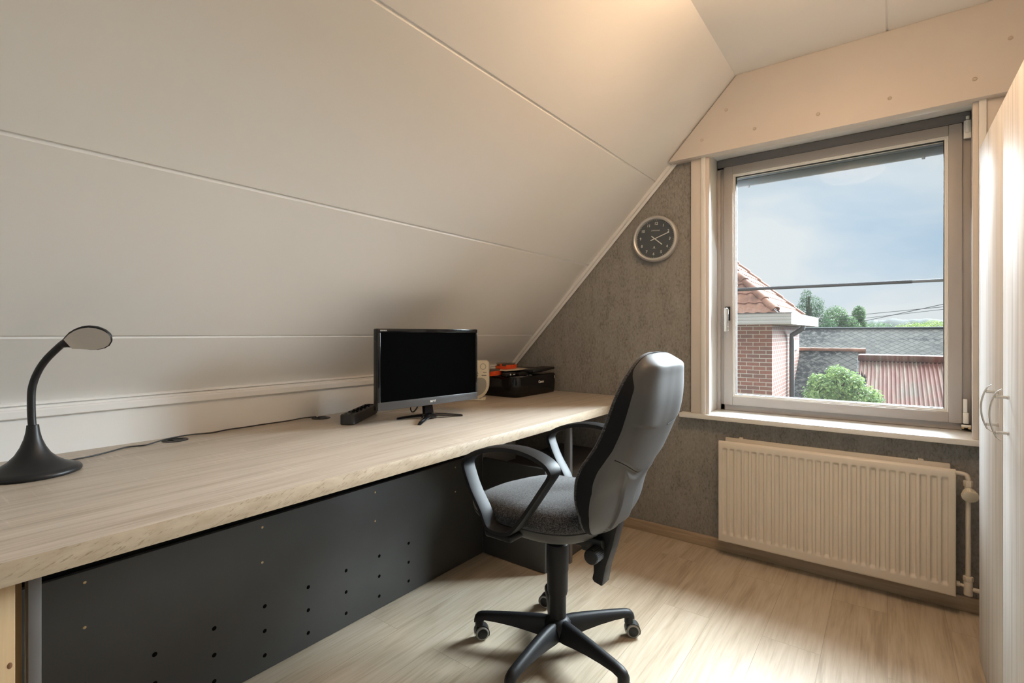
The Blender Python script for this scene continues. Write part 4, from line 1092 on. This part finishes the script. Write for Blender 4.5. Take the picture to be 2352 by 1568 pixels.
def plant(name, label, cat, base, blobs, n, size, mat, group=None, needle=False, trunk=.06):
    t = thing(name, label, cat, base, 0, group)
    top = max(c[2] for c, r in blobs); cx_ = sum(c[0] for c, r in blobs)/len(blobs); cy_ = sum(c[1] for c, r in blobs)/len(blobs)
    m = MB(); m.tube([base, ((base[0]+cx_)/2, (base[1]+cy_)/2, (base[2]+top)/2-.2), (cx_, cy_, top)], [trunk, trunk*.8, trunk*.3], 8)
    for c, r in blobs: m.tube([((base[0]+cx_)/2, (base[1]+cy_)/2, (base[2]+c[2])/2), c], [trunk*.4, trunk*.1], 6)
    obj('trunk', m, M['bark'], t, world=True)
    m = MB(); leaves(m, blobs, n, size, needle); obj('foliage', m, mat, t, world=True, smooth=0)
    return t
plant('shrub', 'leafy light green shrub growing in front of the lower slate roof', 'shrub', (-.62, 8.3, -2.8),
      [((-.70, 8.2, .22), (.27, .36, .33)), ((-.50, 8.3, .34), (.27, .36, .32)), ((-.29, 8.25, .16), (.27, .36, .30)), ((-.52, 8.15, -.25), (.44, .42, .5)), ((-.16, 8.3, -.20), (.20, .34, .42)), ((-.76, 8.3, -.2), (.22, .36, .5)), ((-.78, 8.2, .46), (.12, .16, .13)), ((-.56, 8.2, .60), (.13, .16, .11)), ((-.36, 8.2, .50), (.11, .16, .10)), ((-.18, 8.2, .28), (.11, .16, .12))], 15000, .052, M['leaf_shrub'])
con = []
for k in range(9):
    f = k/8; con.append(((-2.82+.12*math.sin(k*2.1), 26, .2+2.62*f), (1.35*(1-f)**.75+.22, .8*(1-f)+.2, .34)))
plant('conifer', 'dark broad conifer rising above the slate roof beside the house eave', 'tree', (-2.78, 26, -2.8), con, 20000, .10, M['leaf_conifer'], needle=True, trunk=.16)
plant('tree', 'mid green bushy tree just right of the dark conifer', 'tree', (-1.7, 28.6, -2.8), [((-1.98, 28.6, 1.85), (.5, .5, .62)), ((-1.55, 28.6, 1.5), (.5, .5, .5)), ((-2.25, 28.6, .9), (.7, .6, .8)), ((-1.3, 28.6, .8), (.8, .6, .7))], 11000, .095, M['leaf_tree'], trunk=.1)
plant('tree', 'small slender tree standing up out of the green behind the roof ridge', 'tree', (-.72, 30.2, -2.8), [((-1.12, 30.2, 2.10), (.28, .3, .42)), ((-1.18, 30.2, 1.6), (.36, .3, .34)), ((-.95, 30.2, 1.1), (.5, .4, .4))], 6000, .085, M['leaf_tree'], trunk=.06)
k_ = 0
SH = [(-.4, 31.6, 1.25, .9, 'low mid green bush behind the roof ridge, left of the yellowish bushes', 'leaf_tree'), (1.0, 33.1, 1.25, .8, 'yellow green bush behind the roof ridge, left one', 'leaf_yellow'), (2.05, 34.6, 1.40, .75, 'yellow green bush behind the roof ridge, nearest the right frame', 'leaf_yellow'), (1.55, 36.1, 1.35, .7, 'dark green bush between the two yellowish bushes', 'leaf_tree')]
for x, y, z, r, lab, mt in SH:
    plant('bush', lab, 'bush', (x, y, -2.8), [((x, y, z), (r, .6, .45)), ((x+.4*r, y, z-.5), (r*1.1, .6, .7)), ((x-.5*r, y, z-.5), (r*1.1, .6, .7))], 6000, .09, M[mt], trunk=.06)

def hill(u, v):
    x = -60+120*u; y = 62+v*30
    h = 2.5+.30*math.sin(x*.22+1.0)+.35*math.sin(x*.075+2)+.22*mnoise.noise(Vector((x*.8, 0, 0)))+.12*mnoise.noise(Vector((x*2.4, 3, 0)))
    return (x, y, -3+(h+3)*math.sin(min(1, v*1.25)*PI/2))
m = MB(); m.grid(hill, 500, 12); struct('hills', m, M['hill'])

def sag(a, b_, s, n=14):
    a, b_ = Vector(a), Vector(b_); return [a.lerp(b_, k/n)+Vector((0, 0, -s*4*(k/n)*(1-k/n))) for k in range(n+1)]
t = thing('hanging_cable', 'thick black cable with a grey sleeve running across the window view', 'cable', (-.5, 5.2, 1.575))
m = MB(); m.tube(sag((-6, 5.2, 1.60), (.162, 5.2, 1.573), .004), .0155, 10); obj('black_cable', m, M['cable'], t, world=True)
m = MB(); m.tube(sag((.150, 5.2, 1.573), (5, 5.2, 1.56), .0), .0135, 10); obj('grey_sleeve', m, M['sleeve'], t, world=True)
LN = [((-1.72, 17.8, 1.595), (1.21, 17.8, 1.886), .008, 'thin wire above the slate roof, uppermost of the parallel pair'), ((-.668, 18, 1.595), (1.222, 18, 1.828), .007, 'thin wire above the slate roof, lowest at the right frame'), ((-.635, 18.3, 1.510), (1.24, 18.3, 1.980), .010, 'darker steep wire crossing the other two wires at the right')]
for a, b_, r, lab in LN:
    a, b_ = Vector(a), Vector(b_); far = a+(b_-a)*3.5; near = a if a.x < -1.5 else a-(b_-a)*.8
    m = MB(); m.tube(sag(near, far, .02), r, 6); tag(obj('hanging_wire', m, M['cable'], None), lab, 'wire')

# ------------------------------------------------------------------ sky and light
w = bpy.data.worlds.new('overcast_sky'); bpy.context.scene.world = w; w.use_nodes = True
nt = w.node_tree; bg = nt.nodes['Background']
tc = nt.nodes.new('ShaderNodeTexCoord'); sp = nt.nodes.new('ShaderNodeSeparateXYZ'); nt.links.new(tc.outputs['Generated'], sp.inputs[0])
mp = nt.nodes.new('ShaderNodeMapping'); mp.inputs['Scale'].default_value = (1.0, 1.0, 1.9); nt.links.new(tc.outputs['Generated'], mp.inputs[0])
ns = nt.nodes.new('ShaderNodeTexNoise'); ns.inputs['Scale'].default_value = 2.6; ns.inputs['Detail'].default_value = 6; ns.inputs['Roughness'].default_value = .5; ns.inputs['Distortion'].default_value = .35
nt.links.new(mp.outputs[0], ns.inputs['Vector'])
cr_ = nt.nodes.new('ShaderNodeValToRGB'); cr_.color_ramp.elements[0].position = .38; cr_.color_ramp.elements[0].color = (.55, .71, .88, 1); cr_.color_ramp.elements[1].position = .56; cr_.color_ramp.elements[1].color = (.88, .92, .95, 1)
ad = nt.nodes.new('ShaderNodeMapRange'); ad.inputs['From Min'].default_value = -.02; ad.inputs['From Max'].default_value = .20; ad.inputs['To Min'].default_value = .13; ad.inputs['To Max'].default_value = 0
nt.links.new(sp.outputs['Z'], ad.inputs['Value'])
sm = nt.nodes.new('ShaderNodeMath'); sm.operation = 'ADD'; nt.links.new(ns.outputs['Fac'], sm.inputs[0]); nt.links.new(ad.outputs['Result'], sm.inputs[1])
nt.links.new(sm.outputs[0], cr_.inputs['Fac'])
mr = nt.nodes.new('ShaderNodeMapRange'); mr.interpolation_type = 'SMOOTHSTEP'; mr.inputs['From Min'].default_value = .36; mr.inputs['From Max'].default_value = .85; mr.inputs['To Min'].default_value = .80; mr.inputs['To Max'].default_value = 3.5
nt.links.new(sp.outputs['Z'], mr.inputs['Value']); nt.links.new(cr_.outputs['Color'], bg.inputs['Color']); nt.links.new(mr.outputs['Result'], bg.inputs['Strength'])

def sun(name, az_to, elev, strength, angle, col):
    """az_to: room direction the light travels (x, y)"""
    L = bpy.data.lights.new(name, 'SUN'); L.energy = strength; L.angle = R(angle); L.color = col
    o = bpy.data.objects.new(name, L); C.objects.link(o)
    d_ = Vector((az_to[0], az_to[1], 0)).normalized()*math.cos(R(elev))+Vector((0, 0, -math.sin(R(elev))))
    o.rotation_euler = d_.to_track_quat('-Z', 'Y').to_euler(); o.location = (2, 12, 14); return o
sun('hazy_sun', (-.285, -.958), 28, 48.0, 54, (.82, .922, 1.0))

# ------------------------------------------------------------------ camera
cam = bpy.data.cameras.new('camera'); co = bpy.data.objects.new('camera', cam); C.objects.link(co)
co.location = (0, 0, 1.15); co.rotation_euler = (PI/2, 0, R(36.98))
cam.sensor_width = 36; cam.lens = 1144.4/2352*36; cam.shift_y = -(784-765.44)/2352; cam.clip_start = .02; cam.clip_end = 400
sc = bpy.context.scene; sc.camera = co
vs = sc.view_settings; vs.view_transform = 'Standard'; vs.look = 'None'; vs.gamma = 1; vs.use_curve_mapping = False; vs.exposure = 0.1
sc.cycles.max_bounces = 10; sc.cycles.diffuse_bounces = 6; sc.cycles.transparent_max_bounces = 12; sc.cycles.sample_clamp_indirect = 6.0
sc.cycles.caustics_reflective = False; sc.cycles.caustics_refractive = False
